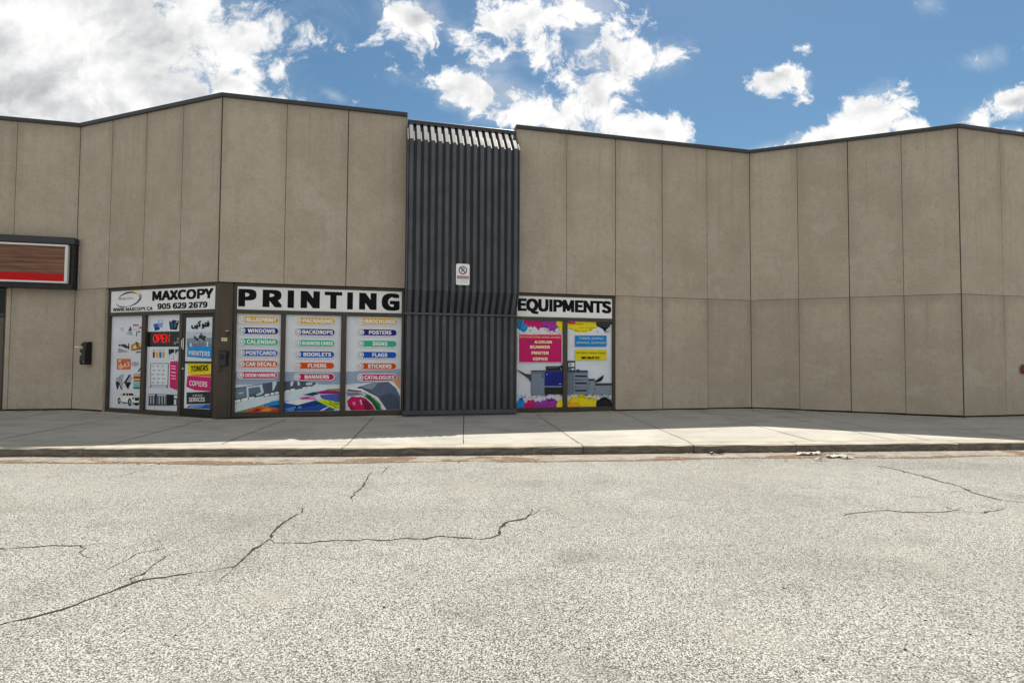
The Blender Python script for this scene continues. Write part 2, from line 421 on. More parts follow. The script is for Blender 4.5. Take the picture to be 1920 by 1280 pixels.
ART['A_p2'] = [
  ('8f9db0', [(1.295,1.165),(2.42,1.166),(2.42,0.888),(1.295,0.894)]),
  ('c3d0da', [(1.295,0.335),(1.295,0.783),(1.58,0.854),(1.838,0.872),(2.024,0.851),(2.42,0.824),(2.42,0.335)]),
  ('47515f', [(1.295,0.962),(1.578,0.974),(1.948,0.93),(1.838,0.848),(1.295,0.74)]),
  ('b9c6d2', [(1.405,0.942),(1.472,0.971),(1.456,0.87),(1.412,0.858)]),
  ('b9c6d2', [(1.542,0.97),(1.59,0.951),(1.602,0.881),(1.558,0.869)]),
  ('b9c6d2', [(1.717,0.931),(1.846,0.94),(1.841,0.887),(1.727,0.878)]),
  ('b9c6d2', [(1.911,0.92),(1.963,0.94),(1.977,0.894),(1.93,0.881)]),
  ('e6ecf1', [(1.309,0.768),(1.39,0.785),(1.393,0.738),(1.317,0.725)]),
  ('e6ecf1', [(1.408,0.796),(1.499,0.811),(1.502,0.767),(1.414,0.748)]),
  ('e6ecf1', [(1.654,0.834),(1.727,0.843),(1.73,0.812),(1.657,0.799)]),
  ('e6ecf1', [(1.746,0.849),(1.82,0.856),(1.822,0.829),(1.748,0.818)]),
  ('2a4f97', [(1.295,0.335),(1.295,0.546),(1.549,0.543),(1.954,0.558),(2.42,0.623),(2.42,0.335)]),
  ('e4e9f2', [(1.295,0.513),(1.295,0.521),(1.622,0.585),(1.908,0.558),(1.56,0.461)]),
  ('c590b4', [(1.585,0.616),(1.879,0.656),(1.958,0.566),(1.622,0.569)]),
  ('9c4a86', [(1.612,0.616),(1.768,0.634),(1.806,0.595),(1.659,0.584)]),
  ('1c3a5c', [(1.657,0.674),(1.877,0.735),(1.999,0.694),(1.851,0.653)]),
  ('8f2f68', [(1.896,0.73),(2.175,0.781),(2.42,0.748),(2.42,0.687),(2.027,0.69)]),
  ('6d8d44', [(2.118,0.792),(2.42,0.806),(2.42,0.763),(2.212,0.758)]),
  ('4a5c9c', [(1.999,0.671),(2.42,0.688),(2.42,0.52),(2.047,0.592)]),
  ('1f3468', [(1.587,0.465),(1.936,0.529),(2.068,0.478),(1.662,0.406)]),
  ('5f86c0', [(1.384,0.335),(1.298,0.382),(1.588,0.445),(1.662,0.415),(1.444,0.335)]),
  ('15284f', [(1.485,0.335),(1.551,0.462),(1.606,0.465),(1.523,0.335)]),
  ('b8c832', [(1.927,0.558),(2.028,0.586),(2.42,0.506),(2.42,0.391),(2.275,0.373)]),
  ('7d9227', [(2.085,0.527),(2.236,0.456),(2.229,0.445),(2.074,0.517)]),
  ('2c3d16', [(2.188,0.545),(2.368,0.455),(2.361,0.441),(2.179,0.536)]),
  ('2c3d16', [(2.31,0.524),(2.42,0.466),(2.42,0.45),(2.303,0.51)]),
  ('2c3d16', [(2.198,0.492),(2.35,0.411),(2.343,0.4),(2.191,0.48)]),
  ('e9edf2', [(2.002,0.335),(2.181,0.422),(2.19,0.406),(2.063,0.335)]),
  ('cdd6df', [(2.303,0.335),(2.294,0.357),(2.42,0.388),(2.42,0.335)]),
]
ART['A_p3'] = [
  ('8f9db0', [(2.53,1.169),(3.69,1.227),(3.69,0.983),(2.53,0.892)]),
  ('9aa6b6', [(2.534,0.739),(2.859,0.737),(2.938,0.656),(2.784,0.644),(2.555,0.63)]),
  ('7a6f86', [(2.553,0.709),(2.783,0.717),(2.88,0.667),(2.593,0.646)]),
  ('545f72', [(2.762,0.827),(3.089,0.925),(3.441,0.944),(3.621,0.782),(3.69,0.629),(3.69,0.335),(3.383,0.335),(3.249,0.603),(2.974,0.786)]),
  ('7e8a9c', [(2.858,0.846),(3.089,0.915),(3.206,0.915),(3.091,0.785),(2.974,0.796)]),
  ('414b5d', [(3.389,0.335),(3.249,0.623),(3.484,0.702),(3.643,0.619),(3.69,0.4),(3.69,0.335)]),
  ('e8ebee', [(3.431,0.944),(3.53,0.944),(3.69,0.728),(3.69,0.616),(3.601,0.802)]),
  ('c69274', [(3.539,1.004),(3.69,1.086),(3.69,0.775),(3.56,0.923)]),
  ('ab1f58', [(2.566,0.531),(2.65,0.629),(2.784,0.648),(2.958,0.586),(3.096,0.445),(3.159,0.335),(2.683,0.335),(2.589,0.412)]),
  ('c9d2d8', [(2.679,0.629),(2.822,0.657),(2.919,0.627),(2.784,0.616)]),
  ('6c1234', [(2.862,0.528),(2.978,0.546),(3.08,0.425),(3.069,0.335),(2.998,0.335),(2.942,0.343)]),
  ('d67a9f', [(2.671,0.51),(2.732,0.525),(2.745,0.449),(2.691,0.44)]),
  ('821844', [(2.596,0.451),(2.672,0.431),(2.726,0.335),(2.68,0.335),(2.635,0.342)]),
  ('e2b3c4', [(2.824,0.548),(2.854,0.567),(2.887,0.448),(2.864,0.448)]),
  ('2c7048', [(2.909,0.643),(3.034,0.685),(3.221,0.503),(3.304,0.335),(3.18,0.335),(3.075,0.505)]),
  ('1a4a2e', [(2.957,0.642),(3.035,0.645),(3.213,0.423),(3.249,0.335),(3.199,0.335),(3.095,0.489)]),
  ('dfe5ea', [(2.542,0.828),(2.878,0.794),(3.21,0.608),(3.402,0.335),(3.348,0.335),(3.172,0.58),(2.859,0.747),(2.543,0.785)]),
  ('5c2e50', [(2.571,0.789),(2.859,0.751),(2.859,0.731),(2.572,0.749)]),
]
ART['B_p1'] = [
  ('c9cdd6', [(1.323,2.177),(1.514,2.218),(1.667,2.225),(1.785,1.936),(1.589,1.968),(1.42,2.023)]),
  ('b0b6c0', [(1.365,2.105),(1.466,2.139),(1.521,2.049),(1.42,2.023)]),
  ('3a3d47', [(1.644,2.047),(1.708,2.148),(1.738,2.108),(1.761,2.037),(1.674,2.054)]),
  ('9ba1ab', [(1.589,1.968),(1.649,2.047),(1.777,2.024),(1.785,1.936)]),
  ('7d2830', [(1.8,2.187),(1.966,2.181),(1.967,2.158),(1.801,2.16)]),
  ('8b909a', [(1.801,2.159),(1.967,2.152),(1.971,2.061),(1.805,2.066)]),
  ('dfe3e8', [(1.817,2.149),(1.952,2.144),(1.955,2.075),(1.819,2.08)]),
  ('b06a70', [(1.827,2.133),(1.943,2.13),(1.943,2.119),(1.828,2.123)]),
  ('474b55', [(1.998,2.131),(2.037,2.134),(2.049,2.081),(2.005,2.085)]),
  ('474b55', [(2.053,2.126),(2.109,2.129),(2.104,2.08),(2.059,2.084)]),
  ('33353d', [(1.902,2.026),(1.93,2.026),(1.927,1.92),(1.902,1.921)]),
  ('555a64', [(1.939,2.033),(2.039,2.033),(2.033,2.004),(1.953,2.003)]),
  ('c2c6cc', [(1.333,1.661),(1.512,1.693),(1.695,1.575),(1.343,1.55)]),
  ('8a8f98', [(1.333,1.661),(1.695,1.575),(1.343,1.55)]),
  ('22242b', [(1.413,1.72),(1.409,1.708),(1.398,1.699),(1.383,1.696),(1.367,1.699),(1.356,1.708),(1.351,1.72),(1.355,1.732),(1.366,1.74),(1.381,1.743),(1.396,1.74),(1.408,1.731)]),
  ('22242b', [(1.498,1.719),(1.493,1.705),(1.479,1.694),(1.46,1.69),(1.441,1.694),(1.426,1.705),(1.421,1.72),(1.425,1.734),(1.439,1.745),(1.458,1.749),(1.477,1.745),(1.492,1.734)]),
  ('22242b', [(1.587,1.71),(1.581,1.691),(1.563,1.676),(1.538,1.671),(1.512,1.676),(1.493,1.691),(1.485,1.71),(1.491,1.73),(1.509,1.744),(1.535,1.749),(1.56,1.744),(1.58,1.73)]),
  ('22242b', [(1.647,1.683),(1.642,1.666),(1.626,1.653),(1.603,1.648),(1.58,1.653),(1.562,1.666),(1.555,1.684),(1.561,1.701),(1.577,1.714),(1.6,1.719),(1.623,1.714),(1.64,1.701)]),
  ('22242b', [(1.701,1.674),(1.697,1.661),(1.684,1.651),(1.666,1.647),(1.648,1.651),(1.635,1.661),(1.63,1.675),(1.634,1.688),(1.646,1.698),(1.664,1.702),(1.682,1.698),(1.695,1.688)]),
  ('22242b', [(1.661,1.763),(1.692,1.763),(1.693,1.621),(1.662,1.628)]),
  ('9a7048', [(1.752,1.718),(1.924,1.797),(2.064,1.744),(2.136,1.778),(2.145,1.661),(2.145,1.636),(2.017,1.674),(1.931,1.639),(1.82,1.595),(1.765,1.6)]),
  ('d9b48e', [(1.806,1.692),(1.915,1.736),(1.943,1.656),(1.844,1.63)]),
  ('d9b48e', [(2.002,1.74),(2.112,1.761),(2.116,1.682),(2.041,1.691)]),
  ('3a2c20', [(1.912,1.788),(1.952,1.788),(1.971,1.691),(1.93,1.674)]),
  ('3c678e', [(1.909,1.575),(2.07,1.589),(2.062,1.556),(1.928,1.547)]),
  ('b26a52', [(1.313,1.416),(1.752,1.418),(1.758,1.18),(1.316,1.175)]),
  ('d8a88c', [(1.352,1.229),(1.45,1.336),(1.53,1.266),(1.603,1.355),(1.718,1.338),(1.739,1.25),(1.557,1.231),(1.432,1.18)]),
  ('8c3e2c', [(1.45,1.336),(1.488,1.355),(1.536,1.266),(1.51,1.266)]),
  ('8c3e2c', [(1.591,1.341),(1.628,1.355),(1.673,1.267),(1.638,1.258)]),
  ('e7c6b0', [(1.371,1.389),(1.448,1.397),(1.45,1.354),(1.378,1.336)]),
  ('1e2026', [(1.99,1.141),(2.097,1.254),(2.124,1.24),(2.018,1.127)]),
  ('6b717b', [(1.305,0.962),(1.558,1.061),(1.546,1.075),(1.294,0.976)]),
  ('6b717b', [(1.308,0.916),(1.545,1.015),(1.533,1.028),(1.295,0.93)]),
  ('6b717b', [(1.31,0.87),(1.532,0.968),(1.519,0.982),(1.297,0.884)]),
  ('6b717b', [(1.312,0.824),(1.519,0.922),(1.506,0.935),(1.299,0.837)]),
  ('16181d', [(1.294,0.907),(1.419,0.892),(1.516,0.734),(1.477,0.73),(1.408,0.856),(1.375,0.731),(1.343,0.739)]),
  ('9aa1aa', [(1.419,0.892),(1.559,0.903),(1.502,0.751)]),
  ('16181d', [(1.572,0.895),(1.717,1.065),(1.78,1.066),(1.636,0.896)]),
  ('9aa1aa', [(1.661,0.896),(1.789,1.04),(1.798,0.952),(1.687,0.879)]),
  ('16181d', [(1.572,0.895),(1.795,0.899),(1.776,0.87),(1.663,0.861),(1.731,0.748),(1.693,0.747)]),
  ('aeb5bd', [(1.6,0.842),(1.706,0.747),(1.681,0.738),(1.591,0.807)]),
  ('b96a4c', [(1.86,1.085),(2.118,1.088),(2.12,1.041),(1.862,1.037)]),
  ('6a2a1a', [(1.862,1.021),(2.121,1.026),(2.123,0.987),(1.864,0.983)]),
  ('d1ad48', [(1.864,0.978),(2.123,0.982),(2.124,0.947),(1.866,0.943)]),
  ('55501e', [(1.866,0.937),(2.124,0.942),(2.125,0.919),(1.867,0.914)]),
  ('2a86a6', [(1.868,0.886),(2.127,0.892),(2.129,0.836),(1.871,0.83)]),
  ('24826c', [(1.872,0.806),(2.13,0.812),(2.132,0.758),(1.874,0.752)]),
  ('dcdfe4', [(1.873,1.067),(2.092,1.067),(2.092,1.057),(1.873,1.055)]),
  ('e0e4e8', [(1.889,0.866),(2.1,0.867),(2.101,0.856),(1.89,0.855)]),
  ('dfe3e8', [(1.369,0.571),(1.522,0.593),(1.57,0.656),(1.86,0.664),(1.925,0.601),(2.068,0.573),(2.074,0.434),(1.972,0.393),(1.388,0.429)]),
  ('9aa0a8', [(1.369,0.571),(2.068,0.587),(2.068,0.58),(1.369,0.563)]),
  ('14161b', [(1.524,0.596),(1.57,0.651),(1.639,0.652),(1.623,0.599)]),
  ('14161b', [(1.641,0.6),(1.664,0.653),(1.725,0.655),(1.727,0.598)]),
  ('14161b', [(1.737,0.602),(1.74,0.655),(1.85,0.658),(1.913,0.604)]),
  ('14161b', [(1.486,0.482),(1.481,0.445),(1.465,0.417),(1.441,0.406),(1.416,0.415),(1.397,0.442),(1.389,0.479),(1.393,0.516),(1.41,0.544),(1.434,0.555),(1.459,0.545),(1.478,0.519)]),
  ('8d939b', [(1.469,0.481),(1.467,0.461),(1.459,0.446),(1.447,0.44),(1.434,0.445),(1.425,0.46),(1.421,0.48),(1.423,0.5),(1.431,0.516),(1.443,0.522),(1.456,0.516),(1.465,0.502)]),
  ('14161b', [(1.834,0.461),(1.828,0.417),(1.807,0.385),(1.777,0.372),(1.747,0.383),(1.723,0.414),(1.713,0.457),(1.719,0.502),(1.74,0.534),(1.77,0.547),(1.8,0.536),(1.824,0.505)]),
  ('8d939b', [(1.811,0.461),(1.808,0.436),(1.798,0.418),(1.783,0.411),(1.768,0.417),(1.756,0.435),(1.751,0.459),(1.754,0.483),(1.764,0.501),(1.779,0.508),(1.794,0.502),(1.806,0.485)]),
  ('14161b', [(1.927,0.564),(2.066,0.565),(2.057,0.495),(1.942,0.495)]),
  ('4a4f58', [(1.854,0.567),(1.902,0.568),(1.904,0.516),(1.861,0.518)]),
  ('14161b', [(1.832,0.44),(2.068,0.46),(2.065,0.413),(1.984,0.386),(1.845,0.427)]),
  ('14161b', [(1.49,0.459),(1.719,0.444),(1.719,0.43),(1.619,0.419),(1.49,0.443)]),
]
ART['B_p2'] = [
  ('3c5fa0', [(2.426,2.176),(2.559,2.2),(2.627,2.059),(2.481,2.033)]),
  ('22396c', [(2.466,2.106),(2.615,2.121),(2.632,2.059),(2.486,2.033)]),
  ('7f96c4', [(2.58,2.264),(2.729,2.264),(2.707,2.099),(2.574,2.119)]),
  ('cfd8e8', [(2.605,2.251),(2.706,2.251),(2.698,2.206),(2.602,2.208)]),
  ('17191f', [(2.899,2.23),(3.032,2.262),(3.202,2.231),(3.139,2.045),(2.937,2.055)]),
  ('2e4a7c', [(2.952,2.202),(3.011,2.209),(3.016,2.081),(2.969,2.082)]),
  ('3c5878', [(3.069,2.217),(3.128,2.206),(3.1,2.088),(3.05,2.098)]),
  ('c8ccd2', [(2.939,2.236),(2.986,2.246),(2.991,2.225),(2.945,2.216)]),
  ('c8ccd2', [(3.116,2.226),(3.165,2.219),(3.156,2.202),(3.109,2.209)]),
  ('6a1440', [(2.434,1.577),(2.446,1.624),(2.48,1.624),(2.499,1.577),(2.504,1.457),(2.473,1.436),(2.439,1.456)]),
  ('e6e8ea', [(2.487,1.586),(2.484,1.576),(2.476,1.568),(2.466,1.565),(2.455,1.568),(2.446,1.576),(2.443,1.586),(2.446,1.597),(2.453,1.604),(2.464,1.607),(2.475,1.604),(2.483,1.597)]),
  ('c49a34', [(2.53,1.578),(2.543,1.624),(2.577,1.624),(2.596,1.578),(2.6,1.457),(2.57,1.436),(2.535,1.457)]),
  ('e6e8ea', [(2.583,1.586),(2.581,1.576),(2.573,1.568),(2.562,1.565),(2.551,1.568),(2.543,1.576),(2.54,1.586),(2.542,1.597),(2.55,1.604),(2.561,1.607),(2.572,1.604),(2.58,1.597)]),
  ('2a6a9c', [(2.632,1.578),(2.644,1.624),(2.678,1.624),(2.696,1.578),(2.701,1.457),(2.671,1.437),(2.636,1.457)]),
  ('e6e8ea', [(2.684,1.586),(2.681,1.576),(2.674,1.568),(2.663,1.566),(2.652,1.568),(2.644,1.576),(2.641,1.586),(2.643,1.597),(2.651,1.604),(2.662,1.607),(2.672,1.604),(2.681,1.597)]),
  ('b99434', [(2.725,1.578),(2.737,1.624),(2.771,1.624),(2.789,1.578),(2.794,1.458),(2.764,1.437),(2.73,1.457)]),
  ('e6e8ea', [(2.777,1.586),(2.775,1.576),(2.767,1.568),(2.756,1.566),(2.746,1.568),(2.737,1.576),(2.734,1.586),(2.737,1.597),(2.744,1.604),(2.755,1.607),(2.766,1.604),(2.774,1.597)]),
  ('20242c', [(2.915,1.631),(3.079,1.634),(3.078,1.556),(3.05,1.556),(2.999,1.593),(2.948,1.51),(2.92,1.509)]),
  ('3b4654', [(3.103,1.627),(3.238,1.634),(3.119,1.525)]),
  ('9aa0a8', [(2.932,1.492),(3.068,1.505),(3.071,1.423),(2.935,1.428)]),
  ('d9dde2', [(2.949,1.481),(3.052,1.488),(3.054,1.437),(2.951,1.44)]),
  ('4c535e', [(2.376,1.326),(2.927,1.33),(2.927,0.845),(2.396,0.833)]),
  ('ccd2db', [(2.396,1.312),(2.908,1.316),(2.91,0.856),(2.415,0.846)]),
  ('7d8590', [(2.5,1.261),(2.487,1.25),(2.457,1.245),(2.426,1.25),(2.413,1.26),(2.425,1.272),(2.456,1.276),(2.487,1.272)]),
  ('ccd2db', [(2.471,1.261),(2.461,1.255),(2.442,1.255),(2.432,1.261),(2.441,1.267),(2.461,1.267)]),
  ('7d8590', [(2.649,1.263),(2.637,1.252),(2.606,1.247),(2.576,1.251),(2.562,1.262),(2.575,1.273),(2.605,1.278),(2.636,1.274)]),
  ('ccd2db', [(2.62,1.262),(2.611,1.256),(2.592,1.256),(2.582,1.262),(2.591,1.268),(2.61,1.268)]),
  ('7d8590', [(2.797,1.264),(2.785,1.253),(2.755,1.248),(2.724,1.253),(2.711,1.263),(2.723,1.274),(2.753,1.279),(2.784,1.275)]),
  ('ccd2db', [(2.768,1.264),(2.759,1.258),(2.74,1.258),(2.73,1.264),(2.739,1.27),(2.758,1.27)]),
  ('7d8590', [(2.537,1.172),(2.525,1.161),(2.494,1.156),(2.463,1.16),(2.45,1.171),(2.462,1.182),(2.493,1.187),(2.524,1.183)]),
  ('ccd2db', [(2.508,1.172),(2.499,1.166),(2.479,1.165),(2.469,1.171),(2.479,1.177),(2.498,1.178)]),
  ('7d8590', [(2.686,1.174),(2.674,1.163),(2.643,1.158),(2.613,1.162),(2.6,1.173),(2.612,1.184),(2.642,1.189),(2.673,1.185)]),
  ('ccd2db', [(2.657,1.174),(2.648,1.167),(2.629,1.167),(2.619,1.173),(2.628,1.179),(2.647,1.179)]),
  ('7d8590', [(2.833,1.176),(2.821,1.165),(2.791,1.16),(2.761,1.164),(2.748,1.175),(2.76,1.186),(2.79,1.191),(2.82,1.186)]),
  ('ccd2db', [(2.805,1.175),(2.796,1.169),(2.777,1.169),(2.767,1.175),(2.776,1.181),(2.795,1.181)]),
  ('7d8590', [(2.507,1.082),(2.495,1.071),(2.464,1.066),(2.433,1.07),(2.42,1.081),(2.432,1.092),(2.463,1.097),(2.494,1.093)]),
  ('ccd2db', [(2.478,1.082),(2.469,1.075),(2.449,1.075),(2.439,1.081),(2.449,1.087),(2.468,1.087)]),
  ('7d8590', [(2.656,1.084),(2.644,1.073),(2.613,1.068),(2.583,1.072),(2.57,1.083),(2.582,1.094),(2.612,1.099),(2.643,1.095)]),
  ('ccd2db', [(2.627,1.084),(2.618,1.078),(2.599,1.077),(2.589,1.083),(2.598,1.089),(2.617,1.09)]),
  ('7d8590', [(2.804,1.086),(2.792,1.075),(2.762,1.07),(2.731,1.074),(2.718,1.085),(2.73,1.096),(2.76,1.101),(2.791,1.097)]),
  ('ccd2db', [(2.775,1.086),(2.766,1.08),(2.747,1.08),(2.737,1.085),(2.746,1.092),(2.765,1.092)]),
  ('7d8590', [(2.544,0.993),(2.532,0.982),(2.502,0.977),(2.471,0.981),(2.457,0.991),(2.47,1.003),(2.5,1.008),(2.531,1.004)]),
  ('ccd2db', [(2.515,0.993),(2.506,0.986),(2.487,0.986),(2.477,0.992),(2.486,0.998),(2.505,0.998)]),
  ('7d8590', [(2.693,0.996),(2.681,0.985),(2.651,0.979),(2.62,0.983),(2.607,0.994),(2.619,1.005),(2.649,1.01),(2.68,1.006)]),
  ('ccd2db', [(2.664,0.995),(2.655,0.989),(2.636,0.989),(2.626,0.994),(2.635,1.001),(2.654,1.001)]),
  ('7d8590', [(2.84,0.998),(2.828,0.987),(2.798,0.982),(2.768,0.986),(2.755,0.997),(2.767,1.008),(2.797,1.013),(2.827,1.009)]),
  ('ccd2db', [(2.812,0.998),(2.803,0.992),(2.784,0.991),(2.774,0.997),(2.783,1.003),(2.802,1.003)]),
  ('7d8590', [(2.514,0.903),(2.502,0.892),(2.471,0.887),(2.44,0.89),(2.427,0.901),(2.439,0.912),(2.47,0.918),(2.501,0.914)]),
  ('ccd2db', [(2.485,0.902),(2.476,0.896),(2.456,0.896),(2.446,0.902),(2.456,0.908),(2.475,0.908)]),
  ('7d8590', [(2.663,0.906),(2.651,0.895),(2.621,0.89),(2.59,0.894),(2.577,0.904),(2.589,0.915),(2.619,0.921),(2.65,0.917)]),
  ('ccd2db', [(2.634,0.905),(2.625,0.899),(2.606,0.899),(2.596,0.905),(2.605,0.911),(2.624,0.911)]),
  ('7d8590', [(2.811,0.909),(2.799,0.898),(2.768,0.893),(2.738,0.897),(2.725,0.907),(2.737,0.918),(2.767,0.923),(2.798,0.92)]),
  ('ccd2db', [(2.782,0.908),(2.773,0.902),(2.754,0.902),(2.744,0.908),(2.753,0.914),(2.772,0.914)]),
  ('2b3038', [(2.378,0.79),(2.405,0.845),(2.424,0.846),(2.402,0.79)]),
  ('2b3038', [(2.893,0.856),(2.912,0.856),(2.924,0.792),(2.9,0.795)]),
  ('8d949e', [(2.402,0.804),(2.911,0.812),(2.912,0.805),(2.402,0.797)]),
  ('b81468', [(2.98,1.365),(3.201,1.375),(3.201,0.758),(2.989,0.811)]),
  ('e8c3d6', [(3.018,1.28),(3.151,1.274),(3.147,1.254),(3.014,1.263)]),
  ('e8c3d6', [(3.02,1.226),(3.153,1.22),(3.149,1.2),(3.016,1.209)]),
  ('e8c3d6', [(3.023,1.144),(3.156,1.139),(3.152,1.119),(3.019,1.127)]),
  ('e8c3d6', [(3.026,1.073),(3.159,1.068),(3.155,1.048),(3.022,1.056)]),
  ('e8c3d6', [(3.028,1.012),(3.161,1.007),(3.157,0.987),(3.024,0.995)]),
  ('5f6570', [(2.354,0.663),(3.244,0.655),(3.252,0.437),(2.365,0.409)]),
  ('c0c5cc', [(2.367,0.646),(2.573,0.646),(2.574,0.622),(2.368,0.62)]),
  ('c0c5cc', [(2.625,0.648),(2.882,0.645),(2.883,0.624),(2.626,0.624)]),
  ('30343c', [(2.376,0.596),(2.396,0.597),(2.403,0.425),(2.383,0.424)]),
  ('b7bdc6', [(2.42,0.597),(2.439,0.598),(2.446,0.426),(2.427,0.425)]),
  ('30343c', [(2.464,0.599),(2.483,0.599),(2.49,0.428),(2.471,0.427)]),
  ('b7bdc6', [(2.507,0.6),(2.526,0.601),(2.533,0.429),(2.514,0.428)]),
  ('30343c', [(2.55,0.601),(2.57,0.602),(2.576,0.43),(2.557,0.43)]),
  ('b7bdc6', [(2.594,0.602),(2.613,0.603),(2.62,0.432),(2.6,0.431)]),
  ('30343c', [(2.637,0.604),(2.656,0.604),(2.663,0.433),(2.644,0.433)]),
  ('b7bdc6', [(2.68,0.605),(2.699,0.606),(2.706,0.435),(2.686,0.434)]),
  ('30343c', [(2.723,0.606),(2.742,0.607),(2.748,0.436),(2.729,0.436)]),
  ('b7bdc6', [(2.765,0.607),(2.784,0.608),(2.791,0.438),(2.772,0.437)]),
  ('30343c', [(2.808,0.609),(2.827,0.609),(2.834,0.439),(2.815,0.439)]),
  ('b7bdc6', [(2.851,0.61),(2.87,0.61),(2.876,0.441),(2.857,0.44)]),
  ('17191e', [(2.56,0.665),(2.61,0.665),(2.615,0.418),(2.57,0.417)]),
  ('101216', [(2.905,0.661),(3.121,0.658),(3.116,0.432),(2.914,0.425)]),
  ('d5d9de', [(3.131,0.638),(3.245,0.635),(3.244,0.591),(3.133,0.594)]),
  ('d5d9de', [(3.139,0.554),(3.19,0.552),(3.194,0.451),(3.143,0.453)]),
  ('30343c', [(2.363,0.444),(2.89,0.451),(2.891,0.424),(2.365,0.409)]),
]
ART['D_p1'] = [
  ('aeb6c2', [(3.475,1.997),(4.19,1.988),(4.19,1.852),(3.48,1.858)]),
  ('7d8795', [(3.48,1.858),(4.19,1.869),(4.19,1.679),(3.487,1.672)]),
  ('55606e', [(3.52,1.795),(3.543,1.795),(3.547,1.681),(3.524,1.681)]),
  ('c3c8d0', [(3.581,1.756),(3.624,1.756),(3.626,1.681),(3.584,1.681)]),
  ('6a6f7a', [(3.641,1.776),(3.668,1.776),(3.672,1.681),(3.644,1.681)]),
  ('55606e', [(3.702,1.746),(3.739,1.746),(3.741,1.681),(3.704,1.681)]),
  ('8a5f5a', [(3.761,1.742),(3.8,1.742),(3.802,1.681),(3.763,1.681)]),
  ('6a6f7a', [(3.819,1.784),(3.855,1.783),(3.859,1.681),(3.823,1.681)]),
  ('6a6f7a', [(3.879,1.76),(3.925,1.76),(3.928,1.68),(3.882,1.68)]),
  ('6a6f7a', [(3.937,1.787),(3.97,1.787),(3.974,1.68),(3.941,1.68)]),
  ('8a5f5a', [(3.997,1.752),(4.029,1.751),(4.032,1.68),(4.0,1.68)]),
  ('c3c8d0', [(4.054,1.787),(4.09,1.787),(4.094,1.68),(4.058,1.68)]),
  ('55606e', [(4.114,1.746),(4.139,1.746),(4.141,1.68),(4.116,1.68)]),
  ('6a6f7a', [(4.172,1.742),(4.19,1.742),(4.19,1.68),(4.174,1.68)]),
  ('1b87bd', [(3.511,1.681),(4.19,1.688),(4.19,1.429),(3.502,1.46)]),
  ('d3dbe3', [(3.481,1.469),(4.19,1.429),(4.19,1.42),(3.482,1.458)]),
  ('d0d4da', [(3.468,0.4),(3.485,1.376),(4.19,1.381),(4.19,0.4)]),
  ('c9bd1c', [(3.536,1.358),(4.19,1.383),(4.19,1.131),(3.545,1.087)]),
  ('c06a18', [(3.571,1.086),(4.19,1.125),(4.19,1.058),(3.671,1.071)]),
  ('b5136a', [(3.533,1.072),(4.19,1.05),(4.19,0.759),(3.756,0.771),(3.504,0.838)]),
  ('24262b', [(3.521,0.719),(4.19,0.755),(4.19,0.503),(3.528,0.471)]),
  ('35599c', [(3.538,0.4),(3.598,0.455),(4.19,0.495),(4.19,0.4)]),
  ('7f9ac6', [(3.619,0.441),(4.06,0.471),(3.94,0.434),(3.595,0.4)]),
]
